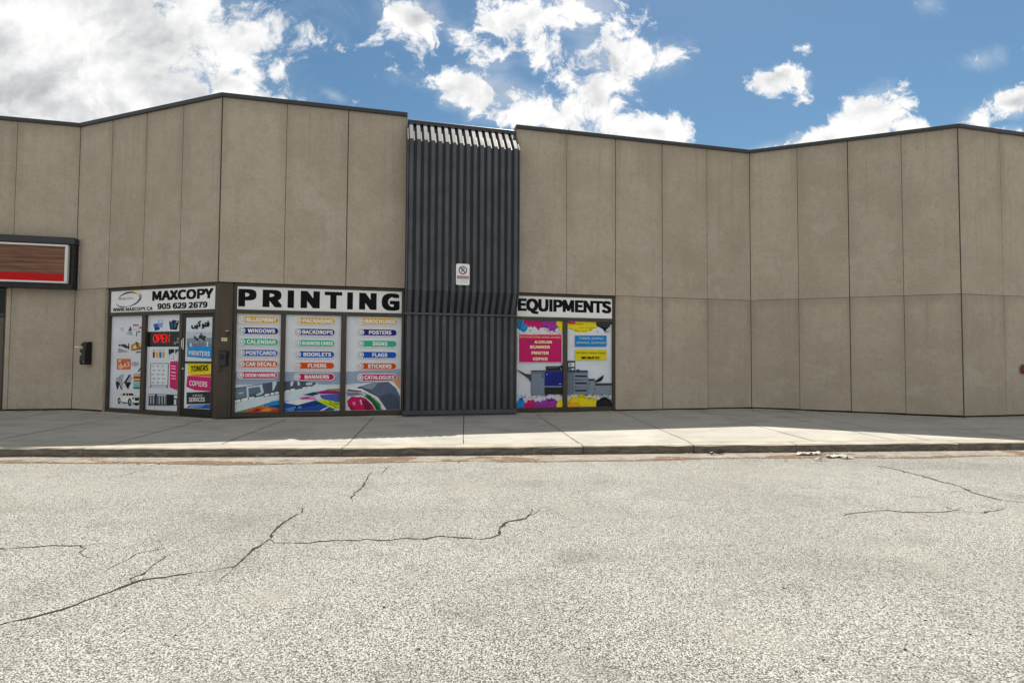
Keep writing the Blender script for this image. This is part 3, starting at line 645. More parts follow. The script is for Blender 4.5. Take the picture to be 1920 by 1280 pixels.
ART['C_p1'] = [
  ('2f8fc0', [(6.334,2.267),(6.346,2.189),(6.357,2.183),(6.368,2.226),(6.38,2.188),(6.392,2.183),(6.403,2.146),(6.415,2.118),(6.426,2.21),(6.438,2.215),(6.45,2.088),(6.461,2.146),(6.473,2.092),(6.484,2.212),(6.496,2.143),(6.508,2.102),(6.519,2.182),(6.531,2.079),(6.542,2.094),(6.553,2.227),(6.565,2.234),(6.577,2.175),(6.588,2.138),(6.6,2.216),(6.611,2.245),(6.623,2.236),(6.634,2.282),(6.634,2.369),(6.333,2.363)]),
  ('2f8fc0', [(6.41,2.057),(6.406,2.049),(6.399,2.047),(6.394,2.052),(6.394,2.061),(6.399,2.067),(6.406,2.065)]),
  ('2f8fc0', [(6.411,2.077),(6.408,2.071),(6.403,2.07),(6.399,2.074),(6.399,2.08),(6.403,2.085),(6.408,2.083)]),
  ('2f8fc0', [(6.477,2.073),(6.475,2.068),(6.471,2.067),(6.468,2.07),(6.468,2.075),(6.471,2.078),(6.475,2.077)]),
  ('2f8fc0', [(6.596,2.049),(6.592,2.04),(6.584,2.037),(6.578,2.043),(6.578,2.053),(6.584,2.06),(6.592,2.058)]),
  ('2f8fc0', [(6.402,2.003),(6.398,1.992),(6.388,1.99),(6.381,1.997),(6.381,2.009),(6.388,2.016),(6.398,2.013)]),
  ('2f8fc0', [(6.381,2.067),(6.377,2.057),(6.369,2.055),(6.362,2.061),(6.362,2.072),(6.369,2.079),(6.377,2.076)]),
  ('2f8fc0', [(6.556,2.011),(6.553,2.003),(6.547,2.001),(6.541,2.007),(6.541,2.015),(6.547,2.02),(6.553,2.018)]),
  ('2f8fc0', [(6.591,2.037),(6.589,2.031),(6.583,2.029),(6.578,2.034),(6.578,2.041),(6.583,2.046),(6.588,2.044)]),
  ('2f8fc0', [(6.522,2.016),(6.518,2.005),(6.509,2.002),(6.501,2.009),(6.501,2.021),(6.509,2.029),(6.518,2.026)]),
  ('2f8fc0', [(6.491,2.044),(6.489,2.039),(6.485,2.038),(6.482,2.041),(6.482,2.046),(6.485,2.049),(6.489,2.048)]),
  ('2f8fc0', [(6.415,2.022),(6.413,2.015),(6.406,2.013),(6.401,2.018),(6.401,2.026),(6.406,2.031),(6.412,2.029)]),
  ('2f8fc0', [(6.397,2.046),(6.393,2.037),(6.384,2.034),(6.378,2.041),(6.378,2.051),(6.384,2.058),(6.393,2.055)]),
  ('2f8fc0', [(6.545,2.066),(6.542,2.058),(6.535,2.056),(6.53,2.061),(6.53,2.069),(6.535,2.075),(6.542,2.073)]),
  ('1d74a6', [(6.334,2.263),(6.339,2.26),(6.344,2.271),(6.35,2.198),(6.355,2.269),(6.36,2.213),(6.366,2.163),(6.371,2.246),(6.376,2.186),(6.382,2.173),(6.387,2.24),(6.392,2.195),(6.398,2.153),(6.403,2.184),(6.408,2.15),(6.413,2.224),(6.418,2.216),(6.424,2.235),(6.429,2.193),(6.435,2.152),(6.44,2.197),(6.445,2.187),(6.45,2.235),(6.455,2.211),(6.46,2.276),(6.466,2.269),(6.471,2.251),(6.471,2.366),(6.333,2.363)]),
  ('1d74a6', [(6.439,2.12),(6.437,2.115),(6.433,2.114),(6.429,2.117),(6.429,2.123),(6.433,2.126),(6.437,2.125)]),
  ('1d74a6', [(6.378,2.136),(6.375,2.129),(6.369,2.128),(6.365,2.132),(6.365,2.139),(6.369,2.144),(6.375,2.142)]),
  ('1d74a6', [(6.457,2.138),(6.453,2.127),(6.443,2.124),(6.435,2.132),(6.435,2.144),(6.443,2.151),(6.453,2.149)]),
  ('1d74a6', [(6.463,2.149),(6.46,2.142),(6.453,2.14),(6.448,2.145),(6.448,2.153),(6.453,2.158),(6.46,2.156)]),
  ('1d74a6', [(6.41,2.151),(6.407,2.143),(6.4,2.141),(6.395,2.146),(6.395,2.155),(6.4,2.16),(6.407,2.158)]),
  ('1d74a6', [(6.468,2.145),(6.465,2.136),(6.457,2.134),(6.451,2.14),(6.451,2.149),(6.457,2.156),(6.465,2.154)]),
  ('1d74a6', [(6.363,2.107),(6.358,2.096),(6.349,2.093),(6.341,2.1),(6.341,2.112),(6.349,2.12),(6.358,2.117)]),
  ('1d74a6', [(6.367,2.151),(6.365,2.146),(6.361,2.145),(6.357,2.148),(6.357,2.154),(6.361,2.157),(6.365,2.156)]),
  ('1d74a6', [(6.414,2.151),(6.412,2.146),(6.407,2.145),(6.404,2.148),(6.404,2.154),(6.407,2.157),(6.412,2.156)]),
  ('1d74a6', [(6.411,2.081),(6.408,2.073),(6.401,2.071),(6.396,2.077),(6.396,2.085),(6.401,2.09),(6.408,2.088)]),
  ('1d74a6', [(6.394,2.103),(6.393,2.098),(6.388,2.096),(6.384,2.1),(6.384,2.105),(6.388,2.109),(6.392,2.108)]),
  ('1d74a6', [(6.423,2.139),(6.42,2.131),(6.412,2.128),(6.406,2.134),(6.406,2.144),(6.412,2.15),(6.42,2.148)]),
  ('1d74a6', [(6.475,2.15),(6.472,2.141),(6.464,2.139),(6.458,2.145),(6.458,2.154),(6.464,2.16),(6.471,2.158)]),
  ('ab1566', [(6.51,2.243),(6.533,2.235),(6.556,2.292),(6.579,2.286),(6.602,2.219),(6.625,2.22),(6.649,2.219),(6.672,2.248),(6.695,2.214),(6.719,2.209),(6.742,2.207),(6.765,2.25),(6.788,2.217),(6.812,2.219),(6.835,2.179),(6.859,2.146),(6.882,2.151),(6.906,2.198),(6.929,2.211),(6.952,2.233),(6.976,2.261),(6.999,2.264),(7.023,2.218),(7.046,2.238),(7.07,2.235),(7.094,2.187),(7.117,2.23),(7.141,2.233),(7.164,2.27),(7.188,2.294),(7.212,2.274),(7.235,2.295),(7.259,2.273),(7.283,2.247),(7.307,2.278),(7.306,2.37),(6.642,2.37),(6.509,2.367)]),
  ('ab1566', [(6.664,2.111),(6.66,2.101),(6.651,2.098),(6.644,2.105),(6.644,2.116),(6.651,2.123),(6.66,2.121)]),
  ('ab1566', [(7.104,2.118),(7.1,2.108),(7.091,2.105),(7.084,2.112),(7.084,2.123),(7.091,2.13),(7.1,2.128)]),
  ('ab1566', [(7.15,2.159),(7.145,2.147),(7.135,2.144),(7.127,2.152),(7.126,2.165),(7.135,2.173),(7.145,2.17)]),
  ('ab1566', [(7.287,2.175),(7.283,2.165),(7.274,2.163),(7.267,2.169),(7.267,2.18),(7.274,2.187),(7.283,2.185)]),
  ('ab1566', [(7.087,2.15),(7.083,2.141),(7.076,2.139),(7.07,2.145),(7.07,2.154),(7.076,2.16),(7.083,2.158)]),
  ('ab1566', [(6.907,2.113),(6.903,2.105),(6.896,2.103),(6.89,2.108),(6.89,2.117),(6.896,2.123),(6.903,2.121)]),
  ('ab1566', [(7.183,2.159),(7.179,2.148),(7.169,2.145),(7.161,2.153),(7.161,2.165),(7.169,2.173),(7.179,2.17)]),
  ('ab1566', [(7.235,2.152),(7.232,2.144),(7.224,2.142),(7.218,2.147),(7.218,2.157),(7.224,2.163),(7.232,2.161)]),
  ('ab1566', [(7.252,2.134),(7.248,2.126),(7.241,2.124),(7.235,2.129),(7.235,2.138),(7.241,2.144),(7.248,2.142)]),
  ('ab1566', [(6.695,2.152),(6.691,2.143),(6.683,2.14),(6.676,2.147),(6.676,2.157),(6.683,2.164),(6.691,2.162)]),
  ('ab1566', [(6.648,2.11),(6.645,2.103),(6.64,2.102),(6.635,2.106),(6.635,2.113),(6.64,2.117),(6.645,2.116)]),
  ('ab1566', [(7.248,2.164),(7.243,2.152),(7.233,2.149),(7.225,2.157),(7.225,2.17),(7.233,2.178),(7.243,2.175)]),
  ('ab1566', [(7.079,2.146),(7.076,2.138),(7.069,2.136),(7.063,2.142),(7.063,2.151),(7.069,2.157),(7.076,2.155)]),
  ('ab1566', [(7.034,2.14),(7.031,2.133),(7.025,2.131),(7.02,2.136),(7.02,2.143),(7.025,2.148),(7.031,2.146)]),
  ('ab1566', [(6.686,2.139),(6.681,2.127),(6.671,2.125),(6.663,2.132),(6.663,2.145),(6.671,2.152),(6.681,2.15)]),
  ('ab1566', [(7.015,2.176),(7.011,2.166),(7.002,2.163),(6.994,2.17),(6.994,2.182),(7.002,2.189),(7.011,2.187)]),
  ('ab1566', [(7.093,2.118),(7.09,2.112),(7.085,2.11),(7.081,2.114),(7.081,2.121),(7.085,2.125),(7.09,2.123)]),
  ('8a4490', [(6.953,2.37),(6.954,2.281),(6.971,2.245),(6.988,2.251),(7.006,2.217),(7.023,2.204),(7.04,2.258),(7.058,2.259),(7.075,2.148),(7.092,2.217),(7.11,2.215),(7.127,2.105),(7.145,2.176),(7.162,2.121),(7.179,2.173),(7.197,2.15),(7.214,2.223),(7.231,2.158),(7.249,2.131),(7.266,2.185),(7.284,2.164),(7.301,2.183),(7.318,2.264),(7.336,2.195),(7.353,2.225),(7.371,2.265),(7.388,2.299),(7.406,2.24),(7.405,2.37)]),
  ('8a4490', [(7.179,2.076),(7.175,2.065),(7.165,2.062),(7.157,2.07),(7.157,2.082),(7.165,2.09),(7.174,2.087)]),
  ('8a4490', [(7.284,2.06),(7.281,2.053),(7.275,2.051),(7.269,2.056),(7.269,2.064),(7.275,2.069),(7.281,2.067)]),
  ('8a4490', [(7.328,2.103),(7.323,2.092),(7.313,2.089),(7.305,2.097),(7.305,2.109),(7.313,2.117),(7.323,2.114)]),
  ('8a4490', [(7.357,2.135),(7.355,2.129),(7.35,2.128),(7.346,2.131),(7.346,2.138),(7.35,2.141),(7.355,2.14)]),
  ('8a4490', [(7.06,2.052),(7.057,2.045),(7.05,2.043),(7.045,2.048),(7.045,2.056),(7.05,2.062),(7.057,2.06)]),
  ('8a4490', [(7.245,2.115),(7.242,2.106),(7.235,2.104),(7.229,2.11),(7.229,2.119),(7.235,2.125),(7.242,2.123)]),
  ('8a4490', [(7.137,2.108),(7.134,2.099),(7.126,2.097),(7.12,2.103),(7.12,2.113),(7.126,2.119),(7.134,2.117)]),
  ('8a4490', [(7.228,2.061),(7.224,2.051),(7.216,2.049),(7.209,2.055),(7.209,2.066),(7.215,2.072),(7.224,2.07)]),
  ('8a4490', [(7.387,2.068),(7.382,2.056),(7.371,2.053),(7.363,2.061),(7.363,2.074),(7.371,2.082),(7.382,2.079)]),
  ('8a4490', [(7.268,2.127),(7.264,2.116),(7.254,2.114),(7.247,2.121),(7.246,2.133),(7.254,2.14),(7.264,2.138)]),
  ('8a4490', [(7.399,2.063),(7.396,2.055),(7.388,2.052),(7.382,2.058),(7.382,2.068),(7.388,2.074),(7.396,2.072)]),
  ('8a4490', [(7.287,2.123),(7.283,2.113),(7.274,2.11),(7.266,2.117),(7.266,2.129),(7.274,2.136),(7.283,2.134)]),
  ('8a4490', [(7.218,2.116),(7.216,2.111),(7.212,2.109),(7.208,2.113),(7.208,2.118),(7.211,2.121),(7.216,2.12)]),
  ('c04b96', [(6.934,2.327),(7.405,2.338),(7.405,2.353),(6.934,2.342)]),
  ('d6c62a', [(7.306,2.37),(7.307,2.285),(7.323,2.278),(7.34,2.226),(7.356,2.239),(7.373,2.24),(7.389,2.183),(7.406,2.103),(7.423,2.125),(7.439,2.142),(7.455,2.232),(7.46,2.226),(7.46,2.37)]),
  ('d6c62a', [(7.34,2.114),(7.336,2.103),(7.326,2.1),(7.317,2.108),(7.317,2.12),(7.326,2.128),(7.336,2.125)]),
  ('d6c62a', [(7.355,2.106),(7.352,2.097),(7.343,2.094),(7.337,2.1),(7.337,2.11),(7.343,2.117),(7.352,2.115)]),
  ('d6c62a', [(7.46,2.068),(7.46,2.046),(7.46,2.046),(7.45,2.043),(7.442,2.051),(7.442,2.063),(7.45,2.071),(7.46,2.068)]),
  ('d6c62a', [(7.335,2.078),(7.331,2.069),(7.322,2.066),(7.316,2.072),(7.316,2.083),(7.322,2.089),(7.331,2.087)]),
  ('d6c62a', [(7.416,2.119),(7.413,2.111),(7.405,2.109),(7.4,2.114),(7.4,2.123),(7.405,2.129),(7.413,2.127)]),
  ('2f7fc0', [(6.344,0.444),(6.353,0.463),(6.361,0.507),(6.37,0.476),(6.378,0.49),(6.387,0.508),(6.395,0.47),(6.404,0.516),(6.412,0.537),(6.42,0.564),(6.43,0.477),(6.438,0.507),(6.447,0.48),(6.455,0.579),(6.463,0.562),(6.472,0.472),(6.48,0.594),(6.489,0.586),(6.498,0.539),(6.506,0.527),(6.515,0.466),(6.524,0.443),(6.532,0.49),(6.541,0.435),(6.55,0.439),(6.558,0.435),(6.567,0.41),(6.568,0.335),(6.345,0.338)]),
  ('2f7fc0', [(6.457,0.601),(6.453,0.59),(6.444,0.588),(6.437,0.595),(6.437,0.607),(6.444,0.614),(6.453,0.611)]),
  ('2f7fc0', [(6.467,0.617),(6.464,0.61),(6.457,0.608),(6.451,0.613),(6.451,0.622),(6.457,0.627),(6.464,0.625)]),
  ('2f7fc0', [(6.497,0.602),(6.495,0.596),(6.489,0.594),(6.485,0.598),(6.485,0.605),(6.489,0.61),(6.495,0.608)]),
  ('2f7fc0', [(6.576,0.646),(6.572,0.636),(6.563,0.633),(6.556,0.641),(6.555,0.652),(6.563,0.659),(6.572,0.657)]),
  ('2f7fc0', [(6.507,0.59),(6.505,0.584),(6.5,0.582),(6.495,0.587),(6.495,0.593),(6.499,0.597),(6.505,0.596)]),
  ('2f7fc0', [(6.418,0.57),(6.414,0.56),(6.406,0.558),(6.398,0.565),(6.398,0.576),(6.405,0.583),(6.414,0.58)]),
  ('2f7fc0', [(6.44,0.635),(6.437,0.628),(6.431,0.626),(6.425,0.631),(6.425,0.639),(6.43,0.644),(6.437,0.642)]),
  ('2f7fc0', [(6.561,0.634),(6.559,0.63),(6.556,0.629),(6.552,0.632),(6.552,0.636),(6.556,0.639),(6.559,0.638)]),
  ('2f7fc0', [(6.398,0.641),(6.395,0.633),(6.388,0.631),(6.382,0.637),(6.382,0.645),(6.388,0.65),(6.395,0.648)]),
  ('2f7fc0', [(6.567,0.596),(6.565,0.591),(6.561,0.59),(6.557,0.594),(6.557,0.599),(6.561,0.602),(6.565,0.601)]),
  ('2f7fc0', [(6.49,0.629),(6.487,0.623),(6.482,0.621),(6.477,0.625),(6.477,0.632),(6.482,0.637),(6.487,0.635)]),
  ('2f7fc0', [(6.375,0.593),(6.37,0.581),(6.36,0.579),(6.352,0.587),(6.352,0.599),(6.36,0.607),(6.37,0.604)]),
  ('2f7fc0', [(6.519,0.573),(6.516,0.567),(6.511,0.566),(6.506,0.57),(6.506,0.577),(6.511,0.581),(6.516,0.579)]),
  ('ab1566', [(6.519,0.427),(6.532,0.449),(6.544,0.459),(6.557,0.426),(6.569,0.421),(6.582,0.46),(6.594,0.456),(6.606,0.517),(6.619,0.511),(6.631,0.506),(6.644,0.505),(6.656,0.52),(6.669,0.462),(6.682,0.496),(6.694,0.463),(6.707,0.547),(6.72,0.448),(6.732,0.529),(6.745,0.443),(6.757,0.502),(6.77,0.46),(6.782,0.46),(6.795,0.491),(6.808,0.413),(6.82,0.41),(6.833,0.463),(6.846,0.425),(6.846,0.335),(6.585,0.335),(6.52,0.336)]),
  ('ab1566', [(6.56,0.598),(6.555,0.587),(6.545,0.584),(6.537,0.592),(6.537,0.604),(6.545,0.612),(6.555,0.609)]),
  ('ab1566', [(6.561,0.558),(6.559,0.553),(6.554,0.551),(6.55,0.555),(6.55,0.561),(6.554,0.564),(6.559,0.563)]),
  ('ab1566', [(6.626,0.571),(6.624,0.566),(6.619,0.564),(6.615,0.568),(6.615,0.574),(6.619,0.578),(6.624,0.577)]),
  ('ab1566', [(6.752,0.529),(6.75,0.524),(6.745,0.522),(6.74,0.526),(6.74,0.533),(6.744,0.536),(6.749,0.535)]),
  ('ab1566', [(6.792,0.554),(6.79,0.546),(6.783,0.545),(6.778,0.55),(6.778,0.558),(6.783,0.563),(6.789,0.561)]),
  ('ab1566', [(6.72,0.56),(6.717,0.553),(6.711,0.551),(6.706,0.556),(6.706,0.564),(6.711,0.569),(6.717,0.567)]),
  ('ab1566', [(6.54,0.58),(6.536,0.568),(6.526,0.566),(6.518,0.574),(6.518,0.586),(6.526,0.594),(6.536,0.591)]),
  ('ab1566', [(6.845,0.572),(6.842,0.565),(6.836,0.563),(6.831,0.568),(6.831,0.576),(6.836,0.581),(6.842,0.579)]),
  ('ab1566', [(6.646,0.576),(6.643,0.567),(6.635,0.565),(6.628,0.571),(6.628,0.581),(6.634,0.588),(6.643,0.585)]),
  ('ab1566', [(6.563,0.544),(6.56,0.538),(6.554,0.536),(6.549,0.541),(6.549,0.548),(6.554,0.553),(6.56,0.551)]),
  ('ab1566', [(6.693,0.584),(6.69,0.576),(6.683,0.574),(6.677,0.58),(6.677,0.589),(6.683,0.594),(6.69,0.592)]),
  ('ab1566', [(6.535,0.586),(6.533,0.579),(6.526,0.577),(6.521,0.582),(6.521,0.591),(6.526,0.596),(6.532,0.594)]),
  ('ab1566', [(6.696,0.542),(6.693,0.535),(6.686,0.533),(6.681,0.538),(6.681,0.546),(6.686,0.551),(6.693,0.55)]),
  ('8a4490', [(6.788,0.335),(6.788,0.421),(6.808,0.461),(6.827,0.471),(6.847,0.496),(6.867,0.442),(6.887,0.453),(6.907,0.45),(6.927,0.464),(6.947,0.528),(6.967,0.462),(6.987,0.515),(7.007,0.479),(7.027,0.492),(7.047,0.511),(7.067,0.566),(7.088,0.536),(7.108,0.457),(7.128,0.49),(7.148,0.471),(7.168,0.561),(7.188,0.548),(7.209,0.541),(7.229,0.536),(7.249,0.519),(7.269,0.532),(7.29,0.506),(7.31,0.443),(7.33,0.491),(7.351,0.448),(7.371,0.46),(7.392,0.435),(7.392,0.335)]),
  ('8a4490', [(7.053,0.579),(7.05,0.571),(7.043,0.569),(7.038,0.575),(7.038,0.583),(7.043,0.588),(7.05,0.586)]),
  ('8a4490', [(6.986,0.559),(6.982,0.549),(6.973,0.546),(6.965,0.554),(6.965,0.565),(6.973,0.572),(6.982,0.569)]),
  ('8a4490', [(7.278,0.627),(7.274,0.618),(7.266,0.615),(7.259,0.622),(7.259,0.633),(7.266,0.639),(7.274,0.637)]),
  ('8a4490', [(7.126,0.609),(7.124,0.604),(7.119,0.603),(7.115,0.606),(7.115,0.612),(7.119,0.616),(7.124,0.615)]),
  ('8a4490', [(7.201,0.584),(7.198,0.578),(7.193,0.577),(7.189,0.581),(7.189,0.587),(7.193,0.591),(7.198,0.589)]),
  ('8a4490', [(6.915,0.593),(6.913,0.587),(6.907,0.585),(6.902,0.589),(6.902,0.596),(6.907,0.601),(6.912,0.599)]),
  ('8a4490', [(7.071,0.598),(7.068,0.591),(7.061,0.589),(7.056,0.594),(7.056,0.602),(7.061,0.607),(7.068,0.605)]),
  ('8a4490', [(6.872,0.591),(6.869,0.585),(6.864,0.583),(6.859,0.587),(6.859,0.594),(6.864,0.598),(6.869,0.597)]),
  ('8a4490', [(6.936,0.566),(6.933,0.559),(6.927,0.557),(6.922,0.562),(6.922,0.57),(6.927,0.575),(6.933,0.573)]),
  ('8a4490', [(6.843,0.604),(6.838,0.593),(6.828,0.59),(6.82,0.598),(6.82,0.61),(6.828,0.618),(6.838,0.615)]),
  ('8a4490', [(7.033,0.608),(7.028,0.597),(7.018,0.594),(7.01,0.602),(7.01,0.614),(7.018,0.622),(7.028,0.619)]),
  ('8a4490', [(6.824,0.563),(6.82,0.553),(6.811,0.55),(6.803,0.557),(6.803,0.569),(6.81,0.576),(6.82,0.573)]),
  ('8a4490', [(7.298,0.599),(7.296,0.593),(7.291,0.592),(7.287,0.596),(7.287,0.602),(7.291,0.606),(7.296,0.604)]),
  ('8a4490', [(7.047,0.62),(7.042,0.609),(7.033,0.606),(7.025,0.614),(7.025,0.626),(7.032,0.633),(7.042,0.631)]),
  ('8a4490', [(7.283,0.563),(7.278,0.552),(7.269,0.55),(7.261,0.557),(7.261,0.569),(7.269,0.576),(7.278,0.574)]),
  ('d6c62a', [(7.313,0.335),(7.313,0.393),(7.329,0.454),(7.346,0.471),(7.362,0.517),(7.378,0.46),(7.395,0.464),(7.411,0.522),(7.428,0.51),(7.444,0.462),(7.46,0.49),(7.46,0.49),(7.46,0.335)]),
  ('d6c62a', [(7.364,0.584),(7.361,0.577),(7.355,0.575),(7.35,0.58),(7.35,0.588),(7.355,0.593),(7.361,0.591)]),
  ('d6c62a', [(7.373,0.577),(7.37,0.568),(7.362,0.566),(7.355,0.572),(7.355,0.582),(7.361,0.588),(7.37,0.586)]),
  ('d6c62a', [(7.352,0.559),(7.348,0.55),(7.34,0.547),(7.333,0.554),(7.333,0.564),(7.34,0.57),(7.348,0.568)]),
  ('d6c62a', [(7.351,0.566),(7.348,0.561),(7.344,0.56),(7.34,0.563),(7.34,0.569),(7.344,0.573),(7.348,0.571)]),
  ('d6c62a', [(7.385,0.525),(7.383,0.519),(7.378,0.517),(7.373,0.522),(7.373,0.528),(7.377,0.532),(7.383,0.531)]),
  ('dce2ea', [(6.365,2.046),(6.365,2.046),(6.387,2.032),(6.408,2.047),(6.43,2.032),(6.451,2.048),(6.472,2.033),(6.494,2.048),(6.515,2.034),(6.537,2.049),(6.558,2.034),(6.58,2.05),(6.601,2.035),(6.623,2.05),(6.644,2.036),(6.666,2.051),(6.687,2.037),(6.709,2.052),(6.731,2.037),(6.752,2.053),(6.774,2.038),(6.796,2.053),(6.817,2.039),(6.839,2.054),(6.861,2.039),(6.882,2.055),(6.904,2.04),(6.926,2.056),(6.948,2.041),(6.97,2.056),(6.992,2.042),(7.013,2.057),(7.035,2.042),(7.057,2.058),(7.079,2.043),(7.101,2.058),(7.123,2.044),(7.145,2.059),(7.167,2.044),(7.189,2.06),(7.211,2.045),(7.233,2.061),(7.255,2.046),(7.277,2.061),(7.299,2.047),(7.321,2.062),(7.343,2.047),(7.365,2.063),(7.387,2.048),(7.409,2.064),(7.432,2.049),(7.454,2.064),(7.456,1.381),(7.456,1.381),(7.434,1.396),(7.412,1.381),(7.389,1.396),(7.367,1.381),(7.345,1.396),(7.323,1.381),(7.301,1.396),(7.279,1.381),(7.257,1.395),(7.235,1.38),(7.213,1.395),(7.191,1.38),(7.169,1.395),(7.147,1.38),(7.125,1.395),(7.103,1.38),(7.082,1.395),(7.06,1.38),(7.038,1.394),(7.016,1.379),(6.994,1.394),(6.972,1.379),(6.951,1.394),(6.929,1.379),(6.907,1.394),(6.885,1.379),(6.864,1.394),(6.842,1.379),(6.82,1.393),(6.799,1.378),(6.777,1.393),(6.756,1.378),(6.734,1.393),(6.712,1.378),(6.691,1.393),(6.669,1.378),(6.648,1.393),(6.626,1.378),(6.605,1.392),(6.583,1.377),(6.562,1.392),(6.54,1.377),(6.519,1.392),(6.497,1.377),(6.476,1.392),(6.455,1.377),(6.433,1.392),(6.412,1.377),(6.39,1.391),(6.369,1.376)]),
  ('a90a60', [(6.384,2.032),(7.434,2.049),(7.436,1.396),(6.388,1.391)]),
  ('c02a55', [(6.384,2.032),(7.434,2.049),(7.434,1.968),(6.385,1.952)]),
  ('1c1f26', [(6.347,1.218),(6.516,1.138),(6.689,1.018),(6.689,0.925),(6.622,1.009),(6.497,1.101),(6.347,1.199)]),
  ('333843', [(6.516,1.129),(6.679,1.107),(6.689,0.925),(6.612,1.018)]),
  ('5e6876', [(6.688,1.194),(7.007,1.2),(7.007,1.12),(6.688,1.125)]),
  ('2a2f38', [(6.688,1.2),(7.007,1.204),(7.007,1.181),(6.688,1.174)]),
  ('6f7b8b', [(6.684,1.125),(7.007,1.12),(7.009,0.626),(6.691,0.625)]),
  ('1f232a', [(6.955,1.12),(6.978,1.12),(6.979,1.027),(6.955,1.027)]),
  ('566070', [(6.684,1.125),(6.7,1.125),(6.706,0.625),(6.691,0.625)]),
  ('1a1d24', [(7.046,1.301),(7.409,1.308),(7.413,1.204),(7.046,1.2)]),
  ('505864', [(7.075,1.279),(7.389,1.289),(7.31,1.264),(7.085,1.251)]),
  ('0d0f13', [(7.085,1.245),(7.31,1.249),(7.389,1.223),(7.085,1.215)]),
  ('3b414c', [(7.013,1.2),(7.46,1.204),(7.46,1.182),(7.013,1.178)]),
  ('13246a', [(7.013,1.178),(7.46,1.182),(7.46,0.871),(7.459,0.832),(7.014,0.835)]),
  ('182c80', [(7.021,1.166),(7.232,1.17),(7.135,1.017),(7.022,0.961)]),
  ('c9d0dc', [(7.056,1.12),(7.076,1.12),(7.076,1.101),(7.056,1.101)]),
  ('aab4d6', [(7.367,0.889),(7.43,0.892),(7.426,0.877),(7.363,0.874)]),
  ('8a93a0', [(7.014,0.831),(7.46,0.828),(7.46,0.81),(7.015,0.812)]),
  ('1b1d22', [(7.015,0.808),(7.46,0.806),(7.46,0.637),(7.015,0.641)]),
  ('1b1d22', [(7.405,1.325),(7.46,1.325),(7.46,1.167),(7.46,1.167),(7.456,1.289),(7.405,1.289)]),
  ('d2d8de', [(7.46,1.289),(7.46,1.289),(7.46,1.223),(7.46,1.223)]),
  ('14171c', [(6.706,0.644),(6.729,0.643),(6.729,0.606),(6.706,0.607)]),
  ('14171c', [(6.957,0.641),(6.98,0.641),(6.98,0.604),(6.957,0.604)]),
  ('14171c', [(7.029,0.641),(7.052,0.641),(7.052,0.603),(7.029,0.604)]),
  ('14171c', [(7.058,0.641),(7.081,0.64),(7.082,0.603),(7.058,0.603)]),
  ('14171c', [(7.411,0.637),(7.434,0.637),(7.434,0.6),(7.411,0.6)]),
]
